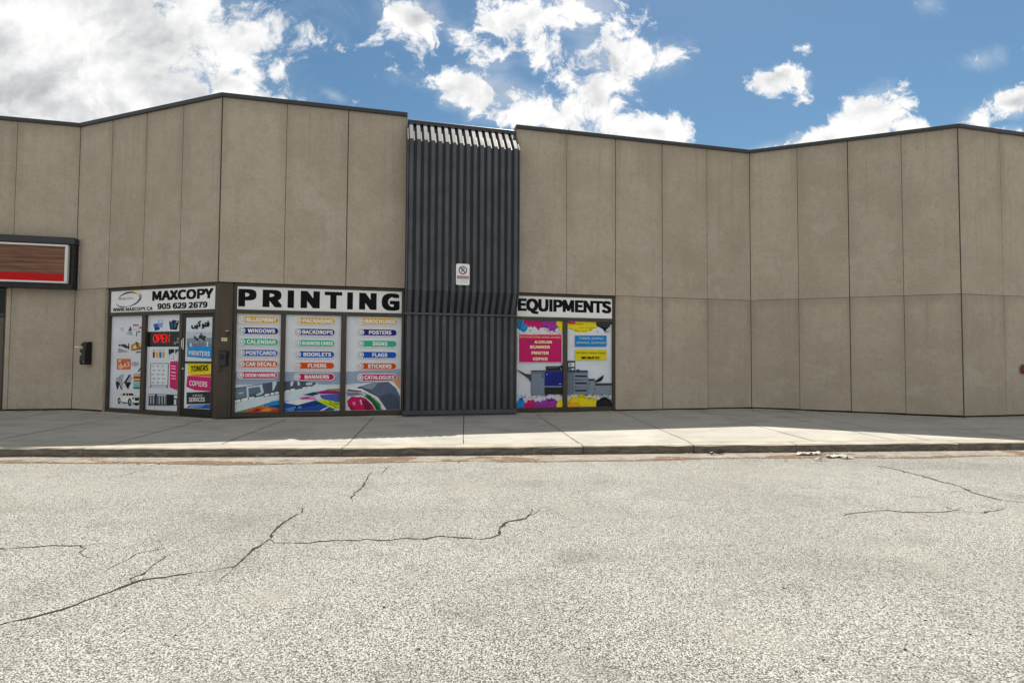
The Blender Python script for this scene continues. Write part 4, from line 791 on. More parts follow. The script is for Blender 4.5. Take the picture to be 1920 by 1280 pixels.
ART['C_p2'] = [
  ('c02a6a', [(7.57,2.37),(7.57,2.304),(7.584,2.289),(7.604,2.271),(7.624,2.246),(7.644,2.251),(7.664,2.227),(7.684,2.303),(7.704,2.262),(7.724,2.22),(7.744,2.252),(7.764,2.24),(7.784,2.313),(7.804,2.297),(7.825,2.323),(7.845,2.32),(7.844,2.37)]),
  ('c02a6a', [(7.732,2.24),(7.729,2.234),(7.724,2.232),(7.719,2.236),(7.719,2.243),(7.724,2.247),(7.729,2.246)]),
  ('c02a6a', [(7.654,2.187),(7.65,2.177),(7.64,2.174),(7.633,2.181),(7.633,2.192),(7.64,2.2),(7.65,2.197)]),
  ('c02a6a', [(7.615,2.193),(7.613,2.188),(7.608,2.186),(7.604,2.19),(7.604,2.196),(7.608,2.2),(7.613,2.199)]),
  ('c02a6a', [(7.742,2.234),(7.74,2.229),(7.736,2.228),(7.733,2.231),(7.733,2.236),(7.736,2.239),(7.74,2.238)]),
  ('c02a6a', [(7.815,2.23),(7.813,2.224),(7.807,2.223),(7.803,2.227),(7.803,2.233),(7.807,2.238),(7.813,2.236)]),
  ('c02a6a', [(7.847,2.193),(7.844,2.187),(7.838,2.185),(7.834,2.189),(7.833,2.197),(7.838,2.201),(7.844,2.2)]),
  ('c02a6a', [(7.844,2.212),(7.84,2.203),(7.832,2.2),(7.825,2.206),(7.825,2.217),(7.832,2.224),(7.84,2.222)]),
  ('cfc01a', [(7.57,2.198),(7.59,2.188),(7.615,2.205),(7.64,2.217),(7.666,2.234),(7.691,2.166),(7.717,2.178),(7.742,2.141),(7.767,2.177),(7.793,2.127),(7.818,2.18),(7.844,2.114),(7.869,2.12),(7.895,2.156),(7.92,2.14),(7.946,2.122),(7.971,2.184),(7.997,2.141),(8.023,2.113),(8.048,2.182),(8.074,2.123),(8.099,2.142),(8.125,2.131),(8.151,2.194),(8.177,2.225),(8.202,2.162),(8.228,2.171),(8.254,2.213),(8.28,2.25),(8.306,2.249),(8.332,2.226),(8.332,2.336),(7.57,2.32)]),
  ('cfc01a', [(7.796,2.044),(7.792,2.035),(7.784,2.033),(7.778,2.039),(7.778,2.049),(7.784,2.055),(7.792,2.053)]),
  ('cfc01a', [(7.725,2.066),(7.722,2.059),(7.716,2.057),(7.711,2.062),(7.71,2.069),(7.716,2.074),(7.722,2.073)]),
  ('cfc01a', [(8.289,2.056),(8.285,2.047),(8.278,2.045),(8.271,2.051),(8.271,2.06),(8.278,2.066),(8.285,2.064)]),
  ('cfc01a', [(8.068,2.068),(8.064,2.058),(8.054,2.055),(8.047,2.062),(8.047,2.074),(8.054,2.081),(8.064,2.079)]),
  ('cfc01a', [(8.321,2.124),(8.318,2.117),(8.312,2.115),(8.306,2.12),(8.306,2.128),(8.312,2.133),(8.318,2.131)]),
  ('cfc01a', [(8.034,2.098),(8.03,2.089),(8.022,2.087),(8.015,2.093),(8.015,2.102),(8.022,2.109),(8.03,2.107)]),
  ('cfc01a', [(7.642,2.047),(7.639,2.039),(7.631,2.037),(7.625,2.042),(7.625,2.052),(7.631,2.057),(7.639,2.056)]),
  ('cfc01a', [(7.661,2.064),(7.658,2.057),(7.652,2.056),(7.647,2.06),(7.647,2.068),(7.652,2.072),(7.658,2.071)]),
  ('cfc01a', [(7.72,2.079),(7.718,2.073),(7.713,2.072),(7.709,2.076),(7.709,2.082),(7.713,2.086),(7.718,2.084)]),
  ('cfc01a', [(7.735,2.05),(7.731,2.04),(7.722,2.038),(7.715,2.044),(7.715,2.055),(7.722,2.062),(7.731,2.059)]),
  ('cfc01a', [(7.58,2.054),(7.578,2.049),(7.574,2.048),(7.57,2.051),(7.57,2.056),(7.573,2.06),(7.578,2.059)]),
  ('cfc01a', [(7.828,2.048),(7.824,2.039),(7.816,2.037),(7.809,2.043),(7.809,2.053),(7.816,2.06),(7.824,2.057)]),
  ('cfc01a', [(7.805,2.088),(7.803,2.081),(7.796,2.079),(7.79,2.084),(7.79,2.092),(7.796,2.097),(7.802,2.096)]),
  ('cfc01a', [(7.666,2.038),(7.665,2.034),(7.66,2.032),(7.657,2.036),(7.657,2.041),(7.66,2.044),(7.664,2.043)]),
  ('cfc01a', [(7.895,2.062),(7.892,2.054),(7.885,2.052),(7.88,2.057),(7.88,2.065),(7.885,2.071),(7.892,2.069)]),
  ('cfc01a', [(7.784,2.37),(8.311,2.37),(8.311,2.307),(7.784,2.296)]),
  ('c8783a', [(7.624,2.321),(7.986,2.329),(7.986,2.302),(7.624,2.295)]),
  ('e0d860', [(7.585,2.23),(8.27,2.244),(8.27,2.254),(7.585,2.24)]),
  ('17191e', [(8.311,2.37),(8.311,2.306),(8.327,2.311),(8.342,2.256),(8.357,2.303),(8.373,2.246),(8.388,2.256),(8.404,2.285),(8.419,2.223),(8.435,2.278),(8.45,2.221),(8.466,2.267),(8.481,2.262),(8.497,2.213),(8.512,2.156),(8.528,2.257),(8.543,2.245),(8.559,2.192),(8.574,2.154),(8.59,2.21),(8.606,2.241),(8.621,2.178),(8.637,2.298),(8.652,2.217),(8.668,2.288),(8.684,2.311),(8.699,2.322),(8.715,2.316),(8.715,2.37)]),
  ('17191e', [(8.65,2.16),(8.646,2.151),(8.638,2.149),(8.631,2.155),(8.631,2.165),(8.638,2.171),(8.646,2.169)]),
  ('17191e', [(8.578,2.142),(8.574,2.133),(8.566,2.131),(8.56,2.137),(8.56,2.147),(8.566,2.153),(8.574,2.151)]),
  ('17191e', [(8.343,2.165),(8.341,2.159),(8.335,2.158),(8.33,2.162),(8.33,2.168),(8.335,2.173),(8.341,2.171)]),
  ('17191e', [(8.593,2.137),(8.59,2.131),(8.583,2.129),(8.578,2.133),(8.578,2.141),(8.583,2.146),(8.59,2.144)]),
  ('17191e', [(8.554,2.135),(8.551,2.128),(8.545,2.126),(8.54,2.131),(8.54,2.138),(8.545,2.143),(8.551,2.141)]),
  ('17191e', [(8.638,2.114),(8.636,2.108),(8.63,2.106),(8.625,2.111),(8.625,2.118),(8.63,2.122),(8.636,2.121)]),
  ('17191e', [(8.554,2.128),(8.55,2.117),(8.54,2.114),(8.531,2.122),(8.531,2.134),(8.54,2.142),(8.55,2.139)]),
  ('17191e', [(8.618,2.15),(8.613,2.138),(8.602,2.135),(8.593,2.143),(8.593,2.156),(8.602,2.165),(8.613,2.162)]),
  ('17191e', [(8.37,2.134),(8.366,2.124),(8.356,2.121),(8.349,2.128),(8.349,2.14),(8.356,2.147),(8.366,2.144)]),
  ('17191e', [(8.377,2.128),(8.375,2.123),(8.371,2.122),(8.368,2.125),(8.368,2.131),(8.371,2.134),(8.375,2.133)]),
  ('17191e', [(8.59,2.108),(8.586,2.099),(8.578,2.097),(8.572,2.103),(8.572,2.112),(8.578,2.119),(8.586,2.117)]),
  ('17191e', [(8.675,2.149),(8.671,2.139),(8.662,2.136),(8.655,2.143),(8.655,2.154),(8.662,2.161),(8.671,2.159)]),
  ('17191e', [(8.559,2.123),(8.556,2.115),(8.548,2.113),(8.543,2.119),(8.543,2.128),(8.548,2.133),(8.556,2.131)]),
  ('6b6f78', [(8.331,2.329),(8.702,2.325),(8.703,2.333),(8.332,2.336)]),
  ('6b6f78', [(8.372,2.277),(8.702,2.268),(8.703,2.274),(8.373,2.282)]),
  ('cfc01a', [(7.57,0.335),(7.57,0.504),(7.592,0.422),(7.614,0.51),(7.636,0.453),(7.658,0.565),(7.68,0.449),(7.702,0.575),(7.725,0.558),(7.747,0.593),(7.769,0.625),(7.792,0.511),(7.814,0.532),(7.836,0.6),(7.859,0.531),(7.881,0.53),(7.903,0.526),(7.926,0.639),(7.948,0.642),(7.971,0.628),(7.993,0.524),(8.016,0.645),(8.038,0.569),(8.061,0.516),(8.083,0.549),(8.106,0.537),(8.129,0.477),(8.151,0.545),(8.174,0.506),(8.196,0.527),(8.219,0.565),(8.242,0.516),(8.265,0.475),(8.287,0.517),(8.31,0.517),(8.333,0.453),(8.333,0.335)]),
  ('cfc01a', [(8.296,0.61),(8.294,0.605),(8.289,0.603),(8.285,0.607),(8.285,0.613),(8.289,0.617),(8.294,0.616)]),
  ('cfc01a', [(7.709,0.716),(7.705,0.706),(7.696,0.704),(7.689,0.711),(7.689,0.721),(7.696,0.728),(7.705,0.725)]),
  ('cfc01a', [(8.125,0.641),(8.122,0.633),(8.114,0.631),(8.108,0.637),(8.108,0.646),(8.114,0.651),(8.122,0.649)]),
  ('cfc01a', [(8.251,0.62),(8.249,0.614),(8.244,0.613),(8.24,0.617),(8.24,0.623),(8.244,0.626),(8.249,0.625)]),
  ('cfc01a', [(7.616,0.665),(7.612,0.655),(7.602,0.652),(7.594,0.66),(7.594,0.671),(7.602,0.679),(7.612,0.676)]),
  ('cfc01a', [(7.999,0.655),(7.996,0.647),(7.988,0.645),(7.982,0.65),(7.982,0.659),(7.988,0.665),(7.996,0.663)]),
  ('cfc01a', [(7.712,0.717),(7.709,0.71),(7.702,0.708),(7.697,0.713),(7.697,0.721),(7.702,0.726),(7.709,0.724)]),
  ('cfc01a', [(7.758,0.647),(7.754,0.637),(7.744,0.634),(7.736,0.641),(7.736,0.653),(7.744,0.66),(7.754,0.658)]),
  ('cfc01a', [(7.817,0.711),(7.814,0.704),(7.808,0.703),(7.803,0.708),(7.803,0.715),(7.808,0.72),(7.814,0.718)]),
  ('cfc01a', [(7.916,0.62),(7.911,0.609),(7.901,0.606),(7.893,0.614),(7.893,0.626),(7.901,0.634),(7.911,0.631)]),
  ('cfc01a', [(8.181,0.661),(8.179,0.656),(8.174,0.655),(8.17,0.658),(8.17,0.664),(8.174,0.668),(8.179,0.667)]),
  ('cfc01a', [(7.954,0.652),(7.95,0.642),(7.94,0.639),(7.932,0.647),(7.932,0.659),(7.94,0.666),(7.95,0.663)]),
  ('cfc01a', [(8.284,0.69),(8.281,0.683),(8.275,0.682),(8.27,0.686),(8.27,0.694),(8.275,0.698),(8.281,0.696)]),
  ('cfc01a', [(7.612,0.712),(7.608,0.7),(7.597,0.698),(7.589,0.705),(7.589,0.718),(7.597,0.726),(7.607,0.723)]),
  ('cfc01a', [(7.697,0.668),(7.694,0.66),(7.686,0.658),(7.681,0.664),(7.681,0.673),(7.686,0.678),(7.694,0.676)]),
  ('cfc01a', [(8.32,0.613),(8.318,0.608),(8.313,0.607),(8.31,0.61),(8.31,0.616),(8.313,0.619),(8.318,0.618)]),
  ('cfc01a', [(8.221,0.671),(8.217,0.664),(8.21,0.662),(8.204,0.667),(8.204,0.676),(8.21,0.681),(8.217,0.679)]),
  ('c0406a', [(7.57,0.335),(7.57,0.36),(7.588,0.372),(7.606,0.377),(7.624,0.385),(7.642,0.389),(7.66,0.405),(7.679,0.384),(7.697,0.403),(7.715,0.368),(7.734,0.377),(7.752,0.372),(7.77,0.357),(7.788,0.368),(7.789,0.335)]),
  ('c0406a', [(7.649,0.435),(7.645,0.423),(7.634,0.421),(7.626,0.429),(7.626,0.441),(7.634,0.449),(7.645,0.446)]),
  ('c0406a', [(7.636,0.438),(7.632,0.428),(7.622,0.425),(7.615,0.433),(7.615,0.444),(7.622,0.451),(7.632,0.449)]),
  ('c0406a', [(7.724,0.409),(7.721,0.401),(7.713,0.399),(7.708,0.404),(7.708,0.413),(7.713,0.418),(7.721,0.416)]),
  ('c0406a', [(7.713,0.418),(7.711,0.412),(7.705,0.41),(7.701,0.414),(7.7,0.421),(7.705,0.425),(7.71,0.424)]),
  ('c0406a', [(7.648,0.417),(7.644,0.407),(7.635,0.405),(7.627,0.412),(7.627,0.423),(7.635,0.43),(7.644,0.427)]),
  ('c0406a', [(7.655,0.422),(7.652,0.413),(7.643,0.411),(7.636,0.418),(7.636,0.428),(7.643,0.434),(7.651,0.432)]),
  ('e0a020', [(7.57,0.335),(7.57,0.374),(7.598,0.413),(7.626,0.406),(7.654,0.406),(7.682,0.436),(7.71,0.442),(7.738,0.442),(7.767,0.438),(7.795,0.417),(7.823,0.408),(7.852,0.427),(7.88,0.39),(7.908,0.393),(7.909,0.335)]),
  ('e0a020', [(7.848,0.506),(7.843,0.494),(7.833,0.492),(7.825,0.5),(7.825,0.512),(7.833,0.52),(7.843,0.517)]),
  ('e0a020', [(7.659,0.475),(7.655,0.465),(7.646,0.463),(7.639,0.469),(7.639,0.48),(7.646,0.487),(7.655,0.484)]),
  ('e0a020', [(7.774,0.471),(7.77,0.462),(7.762,0.46),(7.755,0.466),(7.755,0.477),(7.762,0.483),(7.77,0.481)]),
  ('e0a020', [(7.872,0.504),(7.869,0.498),(7.864,0.496),(7.859,0.501),(7.859,0.507),(7.864,0.511),(7.869,0.51)]),
  ('e0a020', [(7.683,0.462),(7.678,0.451),(7.667,0.448),(7.659,0.456),(7.659,0.469),(7.667,0.477),(7.678,0.474)]),
  ('e0a020', [(7.653,0.5),(7.649,0.492),(7.642,0.49),(7.635,0.496),(7.635,0.505),(7.642,0.511),(7.649,0.509)]),
  ('17191e', [(8.313,0.335),(8.312,0.425),(8.324,0.457),(8.336,0.481),(8.348,0.428),(8.359,0.483),(8.371,0.486),(8.383,0.489),(8.395,0.433),(8.406,0.428),(8.418,0.476),(8.43,0.528),(8.442,0.468),(8.454,0.505),(8.465,0.483),(8.477,0.559),(8.489,0.575),(8.501,0.5),(8.513,0.585),(8.524,0.452),(8.536,0.556),(8.548,0.562),(8.56,0.459),(8.572,0.531),(8.584,0.507),(8.595,0.553),(8.607,0.452),(8.619,0.487),(8.631,0.52),(8.643,0.484),(8.655,0.44),(8.667,0.41),(8.678,0.486),(8.69,0.433),(8.702,0.469),(8.714,0.39),(8.714,0.335)]),
  ('17191e', [(8.651,0.612),(8.646,0.601),(8.635,0.598),(8.627,0.606),(8.627,0.619),(8.635,0.626),(8.646,0.624)]),
  ('17191e', [(8.325,0.577),(8.323,0.572),(8.318,0.571),(8.315,0.574),(8.315,0.58),(8.318,0.583),(8.323,0.582)]),
  ('17191e', [(8.627,0.572),(8.622,0.561),(8.611,0.558),(8.602,0.566),(8.602,0.579),(8.611,0.587),(8.622,0.584)]),
  ('17191e', [(8.474,0.61),(8.47,0.599),(8.46,0.597),(8.451,0.604),(8.451,0.617),(8.46,0.624),(8.47,0.621)]),
  ('17191e', [(8.421,0.592),(8.416,0.58),(8.405,0.578),(8.396,0.586),(8.396,0.599),(8.405,0.607),(8.416,0.604)]),
  ('17191e', [(8.53,0.574),(8.528,0.567),(8.522,0.566),(8.517,0.57),(8.517,0.577),(8.522,0.582),(8.528,0.58)]),
  ('17191e', [(8.638,0.558),(8.634,0.549),(8.626,0.547),(8.619,0.553),(8.619,0.563),(8.626,0.569),(8.634,0.567)]),
  ('17191e', [(8.541,0.59),(8.539,0.585),(8.534,0.584),(8.529,0.588),(8.529,0.594),(8.534,0.597),(8.539,0.596)]),
  ('17191e', [(8.584,0.622),(8.581,0.615),(8.575,0.613),(8.57,0.618),(8.57,0.626),(8.575,0.63),(8.581,0.629)]),
  ('17191e', [(8.455,0.622),(8.451,0.613),(8.443,0.611),(8.436,0.617),(8.436,0.627),(8.443,0.633),(8.451,0.631)]),
  ('17191e', [(8.432,0.544),(8.428,0.534),(8.419,0.532),(8.411,0.539),(8.411,0.55),(8.419,0.557),(8.428,0.554)]),
  ('17191e', [(8.459,0.584),(8.456,0.577),(8.45,0.576),(8.445,0.58),(8.445,0.588),(8.45,0.592),(8.456,0.59)]),
  ('17191e', [(8.574,0.605),(8.571,0.599),(8.564,0.597),(8.559,0.602),(8.559,0.609),(8.564,0.614),(8.571,0.612)]),
  ('17191e', [(8.355,0.63),(8.35,0.619),(8.34,0.616),(8.331,0.624),(8.331,0.636),(8.34,0.644),(8.35,0.641)]),
  ('17191e', [(8.331,0.593),(8.327,0.584),(8.318,0.582),(8.311,0.588),(8.311,0.599),(8.318,0.605),(8.327,0.603)]),
  ('17191e', [(8.486,0.606),(8.482,0.595),(8.471,0.592),(8.462,0.6),(8.462,0.613),(8.471,0.621),(8.482,0.618)]),
  ('17191e', [(8.555,0.576),(8.553,0.57),(8.547,0.569),(8.543,0.573),(8.543,0.58),(8.547,0.584),(8.553,0.582)]),
  ('17191e', [(8.419,0.401),(8.513,0.486),(8.508,0.491),(8.413,0.406)]),
  ('17191e', [(8.595,0.404),(8.51,0.5),(8.504,0.495),(8.589,0.399)]),
  ('17191e', [(8.705,0.401),(8.645,0.528),(8.638,0.525),(8.698,0.398)]),
  ('17191e', [(8.506,0.403),(8.496,0.517),(8.488,0.516),(8.498,0.402)]),
  ('17191e', [(8.407,0.401),(8.474,0.484),(8.468,0.488),(8.4,0.406)]),
  ('17191e', [(8.422,0.406),(8.324,0.504),(8.318,0.499),(8.416,0.401)]),
  ('17191e', [(8.486,0.4),(8.568,0.505),(8.562,0.509),(8.479,0.405)]),
  ('17191e', [(8.378,0.405),(8.329,0.557),(8.321,0.555),(8.371,0.403)]),
  ('17191e', [(8.36,0.403),(8.384,0.508),(8.376,0.51),(8.352,0.405)]),
  ('17191e', [(8.58,0.402),(8.547,0.532),(8.539,0.53),(8.572,0.401)]),
  ('17191e', [(8.52,0.401),(8.551,0.546),(8.542,0.548),(8.512,0.403)]),
  ('17191e', [(8.55,0.404),(8.477,0.486),(8.47,0.482),(8.544,0.399)]),
  ('17191e', [(8.686,0.4),(8.684,0.492),(8.675,0.492),(8.678,0.4)]),
  ('17191e', [(8.686,0.4),(8.702,0.532),(8.694,0.533),(8.678,0.401)]),
  ('17191e', [(8.661,0.402),(8.617,0.506),(8.61,0.503),(8.654,0.399)]),
  ('17191e', [(8.66,0.402),(8.585,0.538),(8.578,0.535),(8.653,0.399)]),
  ('1a78ae', [(7.769,2.035),(8.578,2.048),(8.578,1.779),(7.769,1.77)]),
  ('c4b81e', [(7.77,1.697),(8.578,1.706),(8.578,1.452),(7.77,1.447)]),
  ('23272f', [(7.577,1.431),(7.776,1.432),(7.777,1.195),(7.577,1.195)]),
  ('c5cbd3', [(7.603,1.384),(7.756,1.39),(7.756,1.29),(7.603,1.289)]),
  ('8790a0', [(7.617,1.371),(7.686,1.375),(7.687,1.303),(7.617,1.303)]),
  ('5a626e', [(7.587,1.257),(7.767,1.258),(7.767,1.205),(7.587,1.205)]),
  ('cfd6dc', [(7.683,1.25),(7.737,1.25),(7.737,1.216),(7.683,1.216)]),
  ('3a404a', [(7.571,1.199),(8.093,1.205),(8.099,1.148),(7.572,1.144)]),
  ('1c2027', [(7.807,1.224),(7.887,1.224),(7.887,1.182),(7.807,1.182)]),
  ('717d8c', [(7.571,1.148),(8.099,1.152),(8.099,0.631),(7.573,0.636)]),
  ('606b79', [(7.571,1.148),(7.723,1.148),(7.724,0.635),(7.573,0.636)]),
  ('2f353f', [(7.715,1.148),(7.725,1.148),(7.726,0.635),(7.716,0.635)]),
  ('14171c', [(7.767,1.084),(8.068,1.083),(8.068,1.045),(7.767,1.046)]),
  ('14171c', [(7.767,0.916),(8.069,0.914),(8.069,0.876),(7.767,0.878)]),
  ('14171c', [(7.768,0.742),(8.069,0.74),(8.069,0.702),(7.768,0.704)]),
  ('2f353f', [(7.731,0.978),(8.093,0.977),(8.093,0.971),(7.731,0.972)]),
  ('2f353f', [(7.732,0.804),(8.093,0.802),(8.093,0.797),(7.732,0.799)]),
  ('1c2027', [(7.767,0.989),(7.807,0.989),(7.807,0.966),(7.767,0.967)]),
  ('1c2027', [(7.851,0.989),(7.883,0.989),(7.883,0.97),(7.851,0.97)]),
  ('1c2027', [(7.767,0.815),(7.807,0.815),(7.808,0.793),(7.768,0.793)]),
  ('1c2027', [(7.852,0.815),(7.884,0.815),(7.884,0.796),(7.852,0.796)]),
  ('2b3038', [(8.105,1.0),(8.271,1.003),(8.275,0.954),(8.109,0.95)]),
  ('76828f', [(8.109,0.95),(8.271,0.954),(8.261,0.63),(8.109,0.631)]),
  ('1c2027', [(8.129,0.91),(8.15,0.91),(8.15,0.863),(8.129,0.863)]),
  ('14171c', [(8.271,0.942),(8.404,0.965),(8.455,1.014),(8.492,1.087),(8.506,1.079),(8.471,0.986),(8.418,0.938),(8.275,0.908)]),
  ('3b424d', [(8.282,0.896),(8.714,0.898),(8.714,0.852),(8.282,0.847)]),
  ('14171c', [(8.282,0.862),(8.714,0.864),(8.714,0.845),(8.282,0.839)]),
  ('76828f', [(8.271,0.839),(8.714,0.841),(8.714,0.626),(8.272,0.63)]),
  ('14171c', [(8.272,0.776),(8.292,0.776),(8.292,0.738),(8.272,0.738)]),
  ('14171c', [(7.628,0.635),(7.652,0.635),(7.652,0.598),(7.629,0.598)]),
  ('14171c', [(8.029,0.632),(8.053,0.632),(8.053,0.594),(8.029,0.594)]),
  ('14171c', [(8.069,0.632),(8.093,0.631),(8.093,0.593),(8.069,0.594)]),
  ('14171c', [(8.215,0.63),(8.239,0.63),(8.239,0.592),(8.215,0.592)]),
]
CRACKS = [
  (1.00, [(-2.912,2.844),(-2.836,2.892),(-2.757,2.933),(-2.742,2.979),(-2.671,3.001),(-2.62,3.059),(-2.563,3.115),(-2.534,3.237),(-2.511,3.277),(-2.48,3.354),(-2.429,3.473),(-2.406,3.525),(-2.286,3.58),(-2.188,3.617),(-2.133,3.649),(-2.04,3.681),(-1.921,3.764),(-1.926,3.9),(-1.949,4.113),(-1.923,4.303),(-1.964,4.399),(-1.981,4.515),(-2.015,4.792),(-1.97,5.048),(-2.02,5.265)]),
  (0.90, [(-1.923,4.303),(-1.855,4.249),(-1.707,4.239),(-1.583,4.253),(-1.519,4.276),(-1.354,4.313),(-1.222,4.311),(-1.174,4.351),(-1.059,4.305),(-0.977,4.328),(-0.837,4.366),(-0.687,4.355),(-0.579,4.433),(-0.425,4.396),(-0.243,4.354),(-0.156,4.387),(-0.091,4.479),(-0.094,4.648),(-0.025,4.832),(0.142,4.929),(0.211,5.185),(0.197,5.281)]),
  (0.50, [(-0.091,4.479),(-0.037,4.434),(-0.014,4.403),(-0.018,4.239)]),
  (0.85, [(-4.182,4.126),(-3.877,4.1),(-3.797,4.089),(-3.668,4.115),(-3.537,4.157),(-3.314,4.161),(-3.225,4.103)]),
  (0.65, [(-3.225,4.103),(-3.209,4.014),(-3.064,3.917),(-2.989,3.89)]),
  (1.10, [(-1.623,5.476),(-1.692,5.771),(-1.688,6.145),(-1.717,6.327),(-1.781,6.725),(-1.766,6.889)]),
  (0.70, [(-1.651,6.804),(-1.641,7.006),(-1.65,7.307)]),
  (1.45, [(5.114,7.511),(5.199,7.204),(5.235,6.866),(5.222,6.557),(5.253,6.276),(5.142,5.999),(5.159,5.703),(5.32,5.583),(5.495,5.496)]),
  (1.00, [(3.13,5.065),(3.258,5.157),(3.433,5.21),(3.69,5.272),(3.757,5.217),(4.139,5.206),(4.373,5.274)]),
  (0.75, [(4.362,5.437),(4.347,5.286),(4.562,5.203),(4.842,5.316),(4.932,5.383)]),
  (0.70, [(4.262,5.913),(4.293,5.819),(4.417,5.799)]),
  (0.60, [(3.93,6.455),(4.096,6.441),(4.245,6.416)]),
  (0.60, [(-4.767,6.539),(-4.753,6.804),(-4.715,7.056)]),
  (0.65, [(-2.431,3.473),(-2.491,3.553),(-2.477,3.628),(-2.508,3.821),(-2.505,4.0)]),
  (0.50, [(-1.921,3.764),(-1.896,3.576),(-1.885,3.448)]),
  (0.45, [(-2.756,3.655),(-2.752,3.818),(-2.76,3.995),(-2.633,4.113)]),
  (0.50, [(-2.208,3.389),(-2.183,3.494)]),
  (0.50, [(2.335,3.056),(2.349,3.035)]),
]
SPOTS = [(1.338, 2.544), (1.991, 2.74), (-2.045, 2.877), (1.526, 2.644), (-1.746, 2.837), (2.331, 3.047), (1.747, 3.458), (-0.739, 3.168)]
JOINTS = [(-2.987, 11.105, -2.511, 7.949), (-1.063, 11.465, -0.748, 8.112), (0.613, 12.111, 1.073, 8.23), (2.61, 11.356, 2.886, 8.508), (-4.693, 10.498, -4.423, 8.334), (-6.287, 9.675, -6.048, 7.916), (-8.195, 9.897, -8.069, 8.465), (4.716, 12.115, 4.972, 8.754), (6.141, 10.267, 6.385, 9.29), (6.906, 12.474, 6.95, 8.947)]

# ------------------------------------------------------------------ mesh helpers
class Facet:
    """a vertical wall plane: s runs along it, off is metres in front of it, z is height"""
    def __init__(s, a, b):
        s.a = Vector((*a, 0)); s.t = (Vector((*b, 0)) - s.a); s.len = s.t.length; s.t.normalize()
        s.n = Vector((s.t.y, -s.t.x, 0))
    def w(s, q, off, z): return s.a + s.t*q + s.n*off + Vector((0, 0, z))
V0, V1, V4, V5 = (-10.189, 12.393), (-6.038, 10.903), (6.168, 13.75), (10.271, 12.142)
_d = (Vector(V4) - Vector(V1)).normalized()
VM = tuple(Vector(V0) - _d*12.53); V6 = tuple(Vector(V5) + _d*12.53)
VL2 = tuple(Vector(VM) + (Vector(V0) - Vector(V1))); VR2 = tuple(Vector(V6) + (Vector(V5) - Vector(V4)))
FL, FB, FM, FR, FD = Facet(VM, V0), Facet(V0, V1), Facet(V1, V4), Facet(V4, V5), Facet(V5, V6)
LOFF = 12.53 - 8.0        # measured far-left positions start 8 m before the inner corner
class Ground:
    def w(s, x, y, z): return Vector((x, y, z))
GR = Ground()

